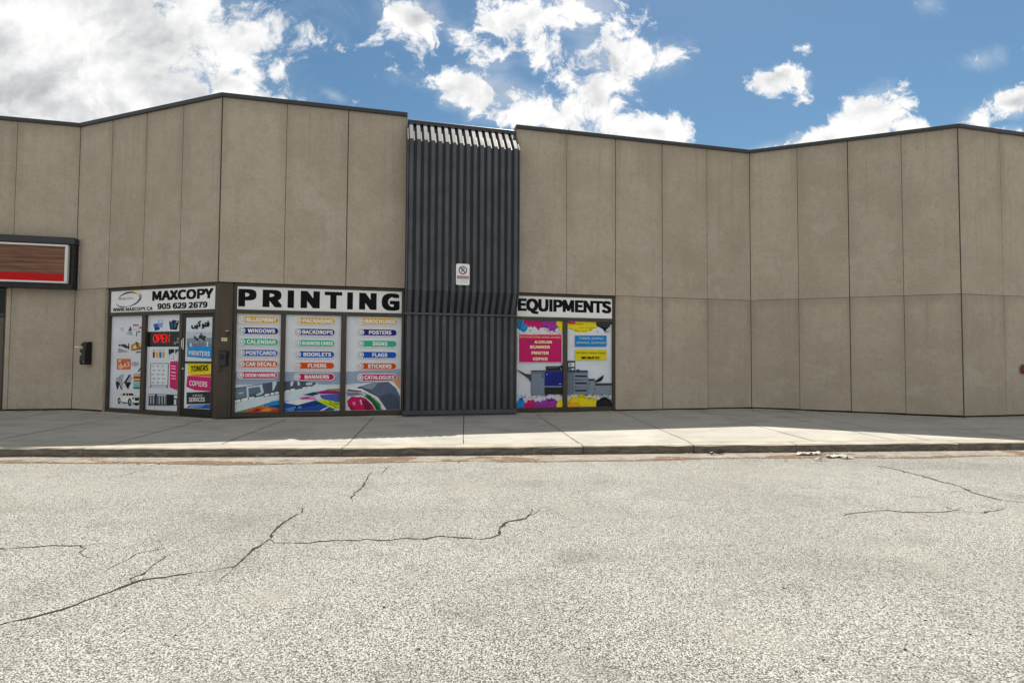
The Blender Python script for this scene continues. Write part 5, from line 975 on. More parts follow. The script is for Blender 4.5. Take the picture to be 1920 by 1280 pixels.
class MB:
    def __init__(s): s.bm = bmesh.new(); s.mats = []; s.uv = {}
    def mi(s, m):
        if m not in s.mats: s.mats.append(m)
        return s.mats.index(m)
    def face(s, pts, m=None, uvs=None):
        vs = [s.bm.verts.new(p) for p in pts]
        f = s.bm.faces.new(vs)
        if m is not None: f.material_index = s.mi(m)
        if uvs: s.uv[f] = uvs
        return f
    def hexa(s, c, m=None, bevel=0.0, seg=1, luv=None):
        """c: 8 corners, bottom 4 then top 4"""
        vs = [s.bm.verts.new(p) for p in c]
        fs = [s.bm.faces.new([vs[i] for i in q]) for q in ((3,2,1,0),(4,5,6,7),(0,1,5,4),(1,2,6,5),(2,3,7,6),(3,0,4,7))]
        for f in fs:
            if m is not None: f.material_index = s.mi(m)
        if bevel:
            ed = list({e for f in fs for e in f.edges})
            bmesh.ops.bevel(s.bm, geom=ed, offset=bevel, segments=seg, affect='EDGES', profile=.6)
    def box(s, F, s0, s1, o0, o1, z0, z1, m=None, bevel=0.0, seg=1):
        s.hexa([F.w(s0,o0,z0), F.w(s1,o0,z0), F.w(s1,o1,z0), F.w(s0,o1,z0), F.w(s0,o0,z1), F.w(s1,o0,z1), F.w(s1,o1,z1), F.w(s0,o1,z1)], m, bevel, seg)
    def prism(s, pts0, pts1, m=None, bevel=0.0):
        a = [s.bm.verts.new(p) for p in pts0]; b = [s.bm.verts.new(p) for p in pts1]
        n = len(a); fs = [s.bm.faces.new(a[::-1]), s.bm.faces.new(b)]
        for i in range(n): fs.append(s.bm.faces.new([a[i], a[(i+1) % n], b[(i+1) % n], b[i]]))
        for f in fs:
            if m is not None: f.material_index = s.mi(m)
        if bevel: bmesh.ops.bevel(s.bm, geom=list({e for f in fs for e in f.edges}), offset=bevel, segments=2, affect='EDGES', profile=.6)
    def plate(s, F, pts, o0, o1, m=None, bevel=0.0):
        s.prism([F.w(p[0], o0, p[1]) for p in pts], [F.w(p[0], o1, p[1]) for p in pts], m, bevel)
    def flat(s, F, pts, off, m=None):
        try: return s.face([F.w(p[0], off, p[1]) for p in pts], m)
        except ValueError: return None
    def tube(s, path, r, n=8, m=None, cap=True):
        rings = []
        for i, p in enumerate(path):
            p = Vector(p)
            t = (Vector(path[min(i+1, len(path)-1)]) - Vector(path[max(i-1, 0)])).normalized()
            a = t.cross(Vector((0, 0, 1)) if abs(t.z) < .9 else Vector((1, 0, 0))).normalized(); b = t.cross(a)
            rr = r[i] if isinstance(r, (list, tuple)) else r
            rings.append([s.bm.verts.new(p + a*math.cos(6.28319*k/n)*rr + b*math.sin(6.28319*k/n)*rr) for k in range(n)])
        fs = []
        for i in range(len(rings)-1):
            for k in range(n): fs.append(s.bm.faces.new([rings[i][k], rings[i][(k+1) % n], rings[i+1][(k+1) % n], rings[i+1][k]]))
        if cap: fs.append(s.bm.faces.new(rings[0][::-1])); fs.append(s.bm.faces.new(rings[-1]))
        for f in fs:
            f.smooth = True
            if m is not None: f.material_index = s.mi(m)
    def build(s, name, mat=None, parent=None, origin=None, uvf=None, smooth=False, fixn=True):
        if fixn: bmesh.ops.recalc_face_normals(s.bm, faces=s.bm.faces)
        big = [f for f in s.bm.faces if len(f.verts) > 4]
        if big: bmesh.ops.triangulate(s.bm, faces=big)
        if uvf:
            ul = s.bm.loops.layers.uv.new('UVMap')
            for f in s.bm.faces:
                for l in f.loops: l[ul].uv = uvf(l.vert.co)
        if smooth:
            for f in s.bm.faces: f.smooth = True
        if parent is not None: O = root_loc(parent)
        else: O = Vector(origin) if origin is not None else Vector((0, 0, 0))
        bmesh.ops.translate(s.bm, verts=s.bm.verts, vec=-O)
        me = bpy.data.meshes.new(name)
        s.bm.to_mesh(me); s.bm.free()
        mats = s.mats if s.mats else [mat]
        for q in mats: me.materials.append(q if q is not None else mat)
        ob = bpy.data.objects.new(name, me); C.objects.link(ob)
        if parent is not None: ob.parent = parent
        else: ob.location = O
        return ob
def root_loc(o):
    while o.parent is not None: o = o.parent
    return Vector(o.location)
def thing(name, label, cat, loc, group=None):
    o = bpy.data.objects.new(name, None); C.objects.link(o); o.location = loc; o.empty_display_size = .2
    o['label'] = label; o['category'] = cat
    if group: o['group'] = group
    return o
def tag(o, label=None, cat=None, group=None, kind=None):
    if label: o['label'] = label
    if cat: o['category'] = cat
    if group: o['group'] = group
    if kind: o['kind'] = kind
    return o
_tm = {}
import os
FONT = None
try:                                           # Blender's own bundled sans font; the built-in one if it is not there
    _fp = os.path.join(bpy.utils.system_resource('DATAFILES'), 'fonts', 'Noto Sans CJK Regular.woff2')
    if os.path.exists(_fp): FONT = bpy.data.fonts.load(_fp)
except Exception: FONT = None
def text_polys(body, bold, space=1.0):
    """outline of a piece of writing as flat faces, scaled to a unit box"""
    k = (body, bold, space)
    if k not in _tm:
        cu = bpy.data.curves.new('writing', 'FONT'); cu.body = body; cu.offset = 0.0
        if FONT and body.isascii(): cu.font = FONT
        cu.space_character = space; cu.resolution_u = 4
        ob = bpy.data.objects.new('writing', cu); C.objects.link(ob)
        dg = bpy.context.evaluated_depsgraph_get()
        me = bpy.data.meshes.new_from_object(ob.evaluated_get(dg))
        vs = [(v.co.x, v.co.y) for v in me.vertices]; fs = [tuple(p.vertices) for p in me.polygons]
        bpy.data.objects.remove(ob); bpy.data.curves.remove(cu); bpy.data.meshes.remove(me)
        x0, x1 = min(v[0] for v in vs), max(v[0] for v in vs); y0, y1 = min(v[1] for v in vs), max(v[1] for v in vs)
        _tm[k] = ([((a-x0)/(x1-x0), (b-y0)/(y1-y0)) for a, b in vs], fs, (x1-x0)/(y1-y0))
    return _tm[k]
def write(mb, F, body, s0, s1, z0, z1, off, m=None, bold=.02, space=1.0, slope=0.0, th=0.0):
    """flat writing filling a box; a heavier weight is built up from shifted copies of the outline"""
    vs, fs, ar = text_polys(body, 0, space)
    h = z1-z0; ex, ez = bold if isinstance(bold, tuple) else (bold*h, bold*h*.8)
    nx, nz = (1 if ex < .002 else 2 if ex < .012 else 3), (1 if ez < .002 else 2 if ez < .012 else 3)
    sh = [(ex*(2*i/(nx-1)-1) if nx > 1 else 0, ez*(2*j/(nz-1)-1) if nz > 1 else 0) for i in range(nx) for j in range(nz)]
    if nx == 1: ex = 0
    if nz == 1: ez = 0
    a0, a1, b0, b1 = s0+ex, s1-ex, z0+ez, z1-ez
    for k, (dx, dz) in enumerate(sh):
        P = [mb.bm.verts.new(F.w(a0+(a1-a0)*a+dx, off+th+.00006*k, b0+(b1-b0)*b+slope*a+dz)) for a, b in vs]
        for f in fs:
            try:
                q = mb.bm.faces.new([P[i] for i in f])
                if m is not None: q.material_index = mb.mi(m)
            except ValueError: pass
def lettering(F, body, s0, s1, z0, z1, off, m, parent, **kw):
    mb = MB(); write(mb, F, body, s0, s1, z0, z1, off, None, **kw)
    return mb.build('lettering', m, parent, fixn=False)
def circle(cx, cz, r, n=20, a0=0.0, a1=2*math.pi):
    return [(cx+r*math.cos(a0+(a1-a0)*i/n), cz+r*math.sin(a0+(a1-a0)*i/n)) for i in range(n if a1-a0 > 6.2 else n+1)]
def capsule(s0, s1, z0, z1):
    r = (z1-z0)/2; zc = (z0+z1)/2
    return circle(s1-r, zc, r, 10, -math.pi/2, math.pi/2) + circle(s0+r, zc, r, 10, math.pi/2, 3*math.pi/2)
def arc_band(cx, cz, rx, rz, w0, w1, a0, a1, rot=0.0, n=24):
    """crescent stroke: width grows from w0 at the ends to w1 in the middle"""
    o, i = [], []
    for k in range(n+1):
        f = k/n; a = a0+(a1-a0)*f; w = w0+(w1-w0)*math.sin(math.pi*f)
        for lst, e in ((o, w/2), (i, -w/2)):
            x, z = (rx+e)*math.cos(a), (rz+e)*math.sin(a)
            lst.append((cx+x*math.cos(rot)-z*math.sin(rot), cz+x*math.sin(rot)+z*math.cos(rot)))
    return [[o[k], o[k+1], i[k+1], i[k]] for k in range(n)]

# ------------------------------------------------------------------ ground: road, gutter, kerb, sidewalk
CURB = [(-40, 6.9), (-20, 7.45), (-12, 7.68), (-7.3, 7.77), (-4.9, 7.83), (-2.5, 7.94), (0, 8.15), (3.7, 8.49), (8.4, 8.90), (14, 9.42), (24, 10.4), (45, 12.4)]
def curb_y(x):
    for (a, b), (c, d) in zip(CURB, CURB[1:]):
        if x <= c: return b+(d-b)*(x-a)/(c-a)
    return CURB[-1][1]
XS = [-40, -32, -26, -22] + [-20+.5*i for i in range(81)] + [22, 26, 32, 45]
KERB_TOP = .13
def walk_z(x, y): return .133 + max(0.0, y-curb_y(x)-.27)*.0165
mb = MB()
mb.face([(-400, -400, 0), (400, -400, 0), (400, 400, 0), (-400, 400, 0)])
road = tag(mb.build('road', M_ROAD), kind='structure')

mb = MB()
for x0, x1 in zip(XS, XS[1:]):
    wj0, wj1 = [.52+.06*math.sin(x*1.3)+.03*math.sin(x*3.1+1) for x in (x0, x1)]
    mb.face([(x0, curb_y(x0)-wj0, .004), (x1, curb_y(x1)-wj1, .004), (x1, curb_y(x1)+.02, .006), (x0, curb_y(x0)+.02, .006)])
mb.build('gutter', M_GUTTER, uvf=lambda p: (p.x, min(1, max(0, (p.y-curb_y(p.x)+.55)/.55))))
tag(bpy.data.objects['gutter'], kind='structure')

mb = MB()
rk = random.Random(3)
joints = [-40, -30, -22, -18, -15.2, -12.4, -9.6, -6.22, -2.51, 1.10, 2.86, 4.55, 7.35, 9.6, 12, 15, 19, 24, 32, 45]
for x0, x1 in zip(joints, joints[1:]):
    n = max(1, int((x1-x0)/.25)); xs = [x0+.006+(x1-x0-.012)*i/n for i in range(n+1)]
    prof = []
    for x in xs:
        y = curb_y(x); j = rk.uniform(-.006, .006); k = rk.uniform(-.004, .004); ch = rk.uniform(.010, .030) if rk.random() < .3 else .014
        prof.append([mb.bm.verts.new(p) for p in ((x, y+j*.5, -.05), (x, y+j, KERB_TOP-ch), (x, y+ch, KERB_TOP+k*.4), (x, y+.25, KERB_TOP+.002), (x, y+.25, -.05))])
    for a, b in zip(prof, prof[1:]):
        for i in range(4): mb.bm.faces.new([a[i], b[i], b[i+1], a[i+1]])
    mb.bm.faces.new(prof[0]); mb.bm.faces.new(prof[-1][::-1])
tag(mb.build('kerb', M_CURB), kind='structure')

mb = MB()
ys = [0, .6, 1.4, 2.6, 4.5, 8, 14]
for x0, x1 in zip(XS, XS[1:]):
    for a, b in zip(ys, ys[1:]):
        mb.face([(x, curb_y(x)+.258+q, walk_z(x, curb_y(x)+.27+q)) for x, q in ((x0, a), (x1, a), (x1, b), (x0, b))])
walk = tag(mb.build('sidewalk', M_WALK), kind='structure')
mb = MB()
for x0, y0, x1, y1 in [(-2.987,11.6,-2.511,8.2),(-1.063,11.9,-.748,8.36),(.55,12.4,1.073,8.5),(2.61,12.9,2.886,8.68),(-4.693,11.2,-4.423,8.2),(-6.287,10.9,-6.048,8.05),(-8.3,11.6,-8.069,8.02),(4.66,13.3,5.02,8.86),(6.05,13.7,6.45,8.98),(6.85,13.6,7.05,9.05),(-10.3,12.2,-10.0,7.98),(8.6,12.7,8.8,9.2)]:
    n = 24; L, R = [], []
    for i in range(n+1):
        f = i/n; x = x0+(x1-x0)*f+rk.uniform(-.004, .004); y = y0+(y1-y0)*f; w = .0065+rk.uniform(-.002, .003)
        z = walk_z(x, y)+.004
        L.append((x-w, y, z)); R.append((x+w, y, z))
    for i in range(n): mb.face([L[i], L[i+1], R[i+1], R[i]])
mb.build('joint', M_JOINT, walk)
mb = MB()    # reflected light painted as a paler strip in front of the right-hand wall
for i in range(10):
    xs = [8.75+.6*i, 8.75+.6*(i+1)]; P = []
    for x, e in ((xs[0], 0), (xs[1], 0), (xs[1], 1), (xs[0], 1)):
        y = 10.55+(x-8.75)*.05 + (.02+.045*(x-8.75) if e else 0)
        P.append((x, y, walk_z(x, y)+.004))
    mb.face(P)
tag(mb.build('patch', M_REFLECT, walk), 'paler strip of reflected light painted on the concrete')

rk = random.Random(11)
def crack_mesh(mb, pts, w):
    P = []
    for (a, b), (c, d) in zip(pts, pts[1:]):
        L = math.hypot(c-a, d-b); n = max(1, int(L/.05))
        for i in range(n): P.append((a+(c-a)*i/n, b+(d-b)*i/n))
    P.append(pts[-1])
    Q = []
    for i, p in enumerate(P):
        a, b = P[max(0, i-1)], P[min(len(P)-1, i+1)]; t = Vector((b[0]-a[0], b[1]-a[1])); t = t.normalized() if t.length else Vector((1, 0))
        n = Vector((-t.y, t.x)); c = Vector(p)+n*rk.gauss(0, .007); e = min(1, (i+1)/8, (len(P)-i)/8)
        ww = w*.0085*rk.choice((.3, .7, 1, 1, 1.3, 1.8))*rk.uniform(.7, 1.2)*(.3+.7*e)
        Q.append((c+n*ww, c-n*ww))
    for (a, b), (c, d) in zip(Q, Q[1:]): mb.face([(a.x, a.y, .003), (b.x, b.y, .003), (d.x, d.y, .003), (c.x, c.y, .003)])
for w, pts in CRACKS:
    mb = MB(); crack_mesh(mb, pts, w)
    for (x0, y0), (x1, y1) in zip(pts, pts[1:]):                       # hairline side branches
        L = math.hypot(x1-x0, y1-y0)
        for _ in range(int(L/.22)):
            if rk.random() > .8: continue
            f = rk.random(); a = math.atan2(y1-y0, x1-x0)+rk.choice((-1, 1))*rk.uniform(.35, 1.2); p = (x0+(x1-x0)*f, y0+(y1-y0)*f); br = [p]
            for _k in range(rk.randint(2, 4)):
                a += rk.uniform(-.5, .5); p = (p[0]+math.cos(a)*.055, p[1]+math.sin(a)*.055); br.append(p)
            crack_mesh(mb, br, .55)
    mb.build('crack', M_CRACK, road)

# ------------------------------------------------------------------ the building
HT = 6.93
bld = thing('commercial_building', 'long zigzag commercial building of beige precast concrete panels with dark coping', 'building', (0, 12.32, .2))
ZJ = 3.012; GAP = .007; HG = .004
STRONG = {(1, 0), (1, 10), (2, 1), (2, 0), (2, 4), (3, 2), (3, 7), (3, 8), (3, 0), (3, 10), (4, 0), (4, 2), (4, 4), (5, 0), (5, 2)}
def base_z(F, q):
    p = F.w(q, 0, 0); return walk_z(p.x, p.y)
def inset(poly, d):
    """parallel polyline d metres behind the facade"""
    out = []
    for i, p in enumerate(poly):
        p = Vector(p); ns = []
        if i > 0: t = (p-Vector(poly[i-1])).normalized(); ns.append(Vector((-t.y, t.x)))
        if i < len(poly)-1: t = (Vector(poly[i+1])-p).normalized(); ns.append(Vector((-t.y, t.x)))
        n = sum(ns, Vector((0, 0))).normalized(); out.append(p + n*(d/n.dot(ns[0])))
    return out
LINE = [VL2, VM, V0, V1, V4, V5, V6, VR2]
FAC = [Facet(LINE[i], LINE[i+1]) for i in range(7)]
FAC[1], FAC[2], FAC[3], FAC[4], FAC[5] = FL, FB, FM, FR, FD
I1, I2 = inset(LINE, .40), inset(LINE, .65)
PT = .20
def panel(F, s0, s1, z0, z1, par, g0=GAP, g1=GAP):
    mb = MB(); mb.box(F, s0+g0, s1-g1, 0, -PT, z0, z1, None, .005, 2)
    return mb.build('wall_panel', M_PANEL, par, uvf=lambda p, F=F: ((p-F.a).dot(F.t)/1.0*1/(s1-s0) - s0/(s1-s0), (p.z-z0)/(z1-z0)))
OPEN = {2: [(1.04, 4.41)], 3: [(0, 3.76), (3.76, 6.28), (6.28, 8.785)], 1: [(7.0, 11.18)]}
walls = []
for k, F in enumerate(FAC):
    mb = MB()
    a, b, c, e = I1[k], I1[k+1], I2[k+1], I2[k]
    mb.prism([Vector((*q, .0)) for q in (a, b, c, e)], [Vector((*q, HT-.12)) for q in (a, b, c, e)])
    wl = mb.build('wall', M_DARK, bld); walls.append(wl)
    n = 4 if F.len < 5 else 10
    st = F.len/n
    js = [st*i for i in range(n+1)]
    for i in range(n):
        if k == 3 and i in (3, 4): continue                       # behind the ribbed cladding
        s0, s1 = js[i], js[i+1]
        ga, gb = [(0.008 if (k, j) in STRONG else .0065 if k == 2 else .0042) for j in (i, i+1)]
        panel(F, s0, s1, ZJ+HG, HT-.07, wl, ga, gb)
        lo = [(s0, s1)]
        for o0, o1 in OPEN.get(k, []):
            nl = []
            for q0, q1 in lo:
                if o1 <= q0+.02 or o0 >= q1-.02: nl.append((q0, q1)); continue
                if o0 > q0+.02: nl.append((q0, o0))
                if o1 < q1-.02: nl.append((o1, q1))
            lo = nl
        for q0, q1 in lo:
            zb = max(base_z(F, q0), base_z(F, q1))+.055
            panel(F, q0, q1, zb, ZJ-HG, wl, ga, gb)
    if k in (2, 3, 4, 5):
        mb = MB(); mb.box(F, -.016, .016, -.004, -.05, .26 if k != 3 else ZJ, HT-.08); mb.build('sealant', M_JOINT, wl)
# coping
def mitre(d):
    return inset(LINE, d)
for k in range(7):
    segs = [(None, None)]
    if k == 3: segs = [(0, 3.768), (6.262, FM.len)]
    for q in segs:
        mb = MB(); fo, bo = mitre(-.045), mitre(.42)
        A, B_, Cc, D_ = fo[k], fo[k+1], bo[k+1], bo[k]
        if k == 3 and q[0] == 0: B_, Cc = FM.w(q[1], .045, 0).to_2d(), FM.w(q[1], -.42, 0).to_2d()
        if k == 3 and q[0]: A, D_ = FM.w(q[0], .045, 0).to_2d(), FM.w(q[0], -.42, 0).to_2d()
        mb.prism([Vector((*p, HT-.075)) for p in (A, B_, Cc, D_)], [Vector((*p, HT+.012)) for p in (A, B_, Cc, D_)], bevel=.008)
        mb.build('coping', M_CAP, bld)
mb = MB()
pts = [Vector((*p, 0)) for p in I1] + [Vector((VR2[0]+2, 40, 0)), Vector((VL2[0]-2, 40, 0))]
mb.prism([p+Vector((0, 0, HT-.5)) for p in pts], [p+Vector((0, 0, HT-.13)) for p in pts])
mb.build('roof', M_ROOF, bld)
mb = MB()   # rear and side walls
x0, x1 = VL2[0]-2, VR2[0]+2
mb.prism([Vector(p) for p in ((x0, 40, 0), (x1, 40, 0), (x1, 39.7, 0), (x0, 39.7, 0))], [Vector(p) for p in ((x0, 40, HT-.1), (x1, 40, HT-.1), (x1, 39.7, HT-.1), (x0, 39.7, HT-.1))])
mb.prism([Vector((x0, 39.69, 0)), Vector((x0+.3, 39.69, 0)), Vector((I1[0].x+.1, I1[0].y+.3, 0)), Vector((I1[0].x-.2, I1[0].y+.3, 0))], [Vector((x0, 39.69, HT-.1)), Vector((x0+.3, 39.69, HT-.1)), Vector((I1[0].x+.1, I1[0].y+.3, HT-.1)), Vector((I1[0].x-.2, I1[0].y+.3, HT-.1))])
mb.prism([Vector((x1-.3, 39.69, 0)), Vector((x1, 39.69, 0)), Vector((I1[-1].x+.2, I1[-1].y+.3, 0)), Vector((I1[-1].x-.1, I1[-1].y+.3, 0))], [Vector((x1-.3, 39.69, HT-.1)), Vector((x1, 39.69, HT-.1)), Vector((I1[-1].x+.2, I1[-1].y+.3, HT-.1)), Vector((I1[-1].x-.1, I1[-1].y+.3, HT-.1))])
mb.build('rear_wall', M_PANEL, bld)
# concrete footing ledge under the panels and shopfronts
rk = random.Random(5)
for k, F in enumerate(FAC):
    mb = MB(); n = max(6, int(F.len/.35)); fo = mitre(-.07)
    a0 = Vector((*fo[k], 0)); a1 = Vector((*fo[k+1], 0))
    prev = None
    for i in range(n+1):
        f = i/n; p = a0.lerp(a1, f); q = p - F.n*.5; zb = walk_z(p.x, p.y)
        p2 = p + F.n*(rk.uniform(-.012, .014) if 0 < i < n else 0); zt = zb+.022+rk.uniform(-.006, .008)
        cur = [mb.bm.verts.new(v) for v in ((p2.x, p2.y, zb-.05), (p2.x, p2.y, zt-.008), (p2.x-F.n.x*.02, p2.y-F.n.y*.02, zt), (q.x, q.y, zt+.004))]
        if prev:
            for j in range(3): mb.bm.faces.new([prev[j], cur[j], cur[j+1], prev[j+1]])
        prev = cur
    mb.build('footing', M_FOOT, bld)

# ---- corner column between the two shopfronts
mb = MB()
a = FB.w(4.325, -.035, 0); b2 = inset(LINE, .035)[3]; c = FM.w(.285, -.035, 0); c2 = FM.w(.285, -.30, 0); a2 = FB.w(4.325, -.30, 0)
mid = inset(LINE, .32)[3]
pl = [a, Vector((*b2, 0)), c, c2, Vector((*mid, 0)), a2]
mb.prism([p+Vector((0, 0, .215)) for p in pl], [p+Vector((0, 0, ZJ-.012)) for p in pl], bevel=.006)
col = mb.build('column', M_BRONZE2, bld)
mb = MB()
mb.box(FM, .232, .283, -.034, -.012, .24, 2.99, None, .004); mb.box(FM, .012, .226, -.034, -.028, .24, .62, None, .002)
mb.build('trim_strip', M_BRONZE, col)

# ---- shopfront frames
ZT0, ZT1 = 2.375, 2.455       # transom bar
def storefront(F, s0, s1, muls, zb, door=None):
    mb = MB(); o0, o1 = -.055, -.17
    mb.box(F, s0, s0+.055, o0, o1, zb, ZJ-.012, None, .004)
    mb.box(F, s1-.055, s1, o0, o1, zb, ZJ-.012, None, .004)
    mb.box(F, s0+.055, s1-.055, o0-.003, o1, 2.945, ZJ-.014, None, .004)
    mb.box(F, s0+.055, s1-.055, o0+.004, o1, ZT0, ZT1, None, .004)
    fr = mb.build('shopfront_frame', M_BRONZE, bld)
    edges = [s0+.055] + [x for q in muls for x in q] + [s1-.055]
    for a, b in muls:
        mb = MB(); mb.box(F, a, b, o0+.002, o1, zb, ZT0, None, .004); mb.build('mullion', M_BRONZE, fr)
    for a, b in zip(edges[::2], edges[1::2]):
        if door and abs(a-door[0]) < .01: continue
        mb = MB(); mb.box(F, a, b, o0-.004, o1, zb, zb+.105, None, .004); mb.build('sill', M_BRONZE, fr)
    return fr
frA = storefront(FM, .285, 3.755, [(1.205, 1.295), (2.42, 2.53)], .225)
frB = storefront(FB, 1.05, 4.325, [(2.145, 2.26), (3.275, 3.365)], .20, (3.365, 0))
frC = storefront(FM, 6.275, 8.775, [(7.46, 7.57)], .225)
for F, a, b in ((FM, .34, 1.205), (FM, 1.295, 2.42), (FM, 2.53, 3.70), (FB, 1.105, 2.145), (FB, 2.26, 3.275), (FM, 6.33, 7.46), (FM, 7.57, 8.72)):
    mb = MB(); mb.box(F, a, b, -.128, -.140, .32, ZT0, None); mb.build('window_glass', M_GLASS, {.34: frA, 1.295: frA, 2.53: frA, 1.105: frB, 2.26: frB}.get(a, frC))
# dark reveal at the left jamb
mb = MB(); mb.box(FB, 1.0, 1.046, -.19, -.02, .22, ZJ-.014, None, .004); mb.build('jamb', M_PANEL, frB, uvf=lambda p: (.5, .5))

# ---- black glazed door
mb = MB(); o0, o1 = -.062, -.11
D0, D1 = 3.372, 4.268
mb.box(FB, D0, 3.45, o0, o1, .225, 2.365, None, .004); mb.box(FB, 4.20, D1, o0, o1, .225, 2.365, None, .004)
mb.box(FB, 3.45, 4.20, o0, o1, 2.30, 2.365, None, .003); mb.box(FB, 3.45, 4.20, o0, o1, .225, .385, None, .003)
mb.box(FB, 3.45, 4.20, o0+.02, o0-.002, 1.335, 1.375, None, .008)
door = mb.build('door', M_BLACK, bld)
tag(door, 'black framed glass door')
mb = MB(); mb.box(FB, 3.45, 4.20, -.080, -.09, .385, 2.30); mb.build('door_glass', M_GLASS, door)
mb = MB(); mb.box(FB, 3.395, 3.425, -.060, -.045, 1.62, 1.86, None, .005); mb.tube([FB.w(3.41, -.045, 1.66), FB.w(3.41, -.015, 1.66), FB.w(3.41, -.015, 1.82), FB.w(3.41, -.045, 1.82)], .009)
mb.build('handle', M_ALU, door)
mb = MB(); mb.prism([FB.w(*q, 0) + Vector((0, 0, 1.20)) for q in ((3.395, -.06), (3.425, -.06), (3.425, -.052), (3.395, -.052))], [FB.w(*q, 0)+Vector((0, 0, 1.235)) for q in ((3.395, -.06), (3.425, -.06), (3.425, -.052), (3.395, -.052))])
mb.build('lock', M_ALU, door)

# ---- charcoal ribbed cladding bay
S0, S1 = 3.768, 6.262
N = 16; pit = (S1-S0-.02)/N
def ribs(mb, path, depth):
    """trapezoid ribs swept along path of (off, z), each rib a closed strip"""
    nrm = []
    for i in range(len(path)):
        vs = []
        for a, b in ((i-1, i), (i, i+1)):
            if 0 <= a and b < len(path):
                d_ = Vector((path[b][0]-path[a][0], path[b][1]-path[a][1])).normalized(); vs.append(Vector((-d_.y, d_.x)))
        n = sum(vs, Vector((0, 0))).normalized(); n = n/ n.dot(vs[0]); nrm.append(n if n.x >= 0 else -n)
    for r in range(N):
        c0 = S0+.01+pit*r
        prof = ((c0+.022, 0), (c0+.034, 1), (c0+pit-.044, 1), (c0+pit-.032, 0))
        rows = []
        for (o, z), n in zip(path, nrm):
            rows.append([mb.bm.verts.new(FM.w(q, o+n.x*depth*h, z+n.y*depth*h)) for q, h in prof])
        for a, b in zip(rows, rows[1:]):
            for j in range(3): mb.bm.faces.new([a[j], a[j+1], b[j+1], b[j]])
        mb.bm.faces.new(rows[0]); mb.bm.faces.new(rows[-1][::-1])
UP = [(-.02, 6.70), (.40, 6.18), (.40, 2.945), (.10, 2.475)]
mb = MB()
body_p = [(-.20, 6.70)] + UP + [(-.20, 2.475)]
mb.prism([FM.w(S0, o, z) for o, z in body_p], [FM.w(S1, o, z) for o, z in body_p])
mb.box(FM, S0, S1, -.18, .075, .26, 2.425)
clad = mb.build('metal_cladding', M_CLADB, bld)
mb = MB(); ribs(mb, UP, .052); mb.build('upper_rib', M_CLAD, clad, fixn=True)
mb = MB(); ribs(mb, [(.075, 2.42), (.075, .33)], .048); mb.build('lower_rib', M_CLAD, clad)
mb = MB(); mb.box(FM, S0-.012, S1+.012, -.20, .165, 2.425, 2.473, None, .006); mb.build('mid_flashing', M_CLAD, clad)
mb = MB(); mb.box(FM, S0-.03, S1+.03, -.18, .16, .232, .325, None, .008); mb.build('base_flashing', M_CLAD, clad)
mb = MB(); mb.box(FM, S0+.004, S1-.004, -.45, .03, 6.705, 6.80, None, .008); mb.build('top_flashing', M_CAP, clad)
for a, b in ((S0-.004, S0+.024), (S1-.024, S1+.004)):
    mb = MB(); pp = [(o+.030, z) for o, z in UP]; pp = [(-.21, UP[0][1]+.0)] + pp + [(-.21, UP[-1][1])]
    mb.prism([FM.w(a, o, z) for o, z in pp], [FM.w(b, o, z) for o, z in pp], bevel=.003); mb.build('end_trim', M_CLAD, clad)

# ---- neighbour's entrance at the far left
e = LOFF
mb = MB(); zb = .20
mb.box(FL, 7.0, 7.06, -.06, -.18, zb, ZJ-.012, None, .004); mb.box(FL, 11.12, 11.18, -.06, -.18, zb, ZJ-.012, None, .004)
mb.box(FL, 7.06, 11.12, -.063, -.18, 2.94, ZJ-.014, None, .004); mb.box(FL, 7.06, 11.12, -.055, -.18, 2.36, 2.44, None, .004)
mb.box(FL, 9.95, 10.03, -.057, -.18, zb, 2.36, None, .004)
fr = mb.build('entrance_frame', M_BRONZE, bld)
mb = MB(); mb.box(FL, 7.06, 11.12, -.13, -.14, 2.44, 2.94); mb.build('transom_glass', M_GLASS, fr)
mb = MB(); mb.box(FL, 7.06, 9.95, -.13, -.14, .25, 2.36); mb.build('window_glass', M_GLASS, fr)
mb = MB(); mb.box(FL, 10.04, 11.11, -.075, -.12, .225, 2.35, None, .006); dr = mb.build('door', M_TAUPE, bld); tag(dr, 'plain taupe door')
mb = MB(); mb.box(FL, 10.10, 10.16, -.072, -.05, 1.05, 1.35, None, .01); mb.tube([FL.w(10.13, -.05, 1.1), FL.w(10.13, -.0, 1.1), FL.w(10.13, 0, 1.3), FL.w(10.13, -.05, 1.3)], .012); mb.build('handle', M_ALU, dr)
mb = MB(); mb.tube([FL.w(10.98, -.077, 1.62), FL.w(10.98, -.066, 1.62)], .012); mb.build('door_viewer', M_ALU, dr)

# ------------------------------------------------------------------ signs above the shopfronts
def sign(name, label, F, s0, s1, z0, z1, off=-.075):
    t = thing(name, label, 'sign', F.w((s0+s1)/2, off, z0))
    mb = MB(); mb.box(F, s0, s1, off, off-.03, z0, z1, None, .002); mb.build('board', M_SIGNW, t)
    return t
BZ0, BZ1 = 2.458, 2.942
t = sign('shop_sign', 'white shop sign with PRINTING in wide black letters', FM, .343, 3.697, BZ0, BZ1)
vs, fs, ar = text_polys('PRINTING', .045, 1.0)
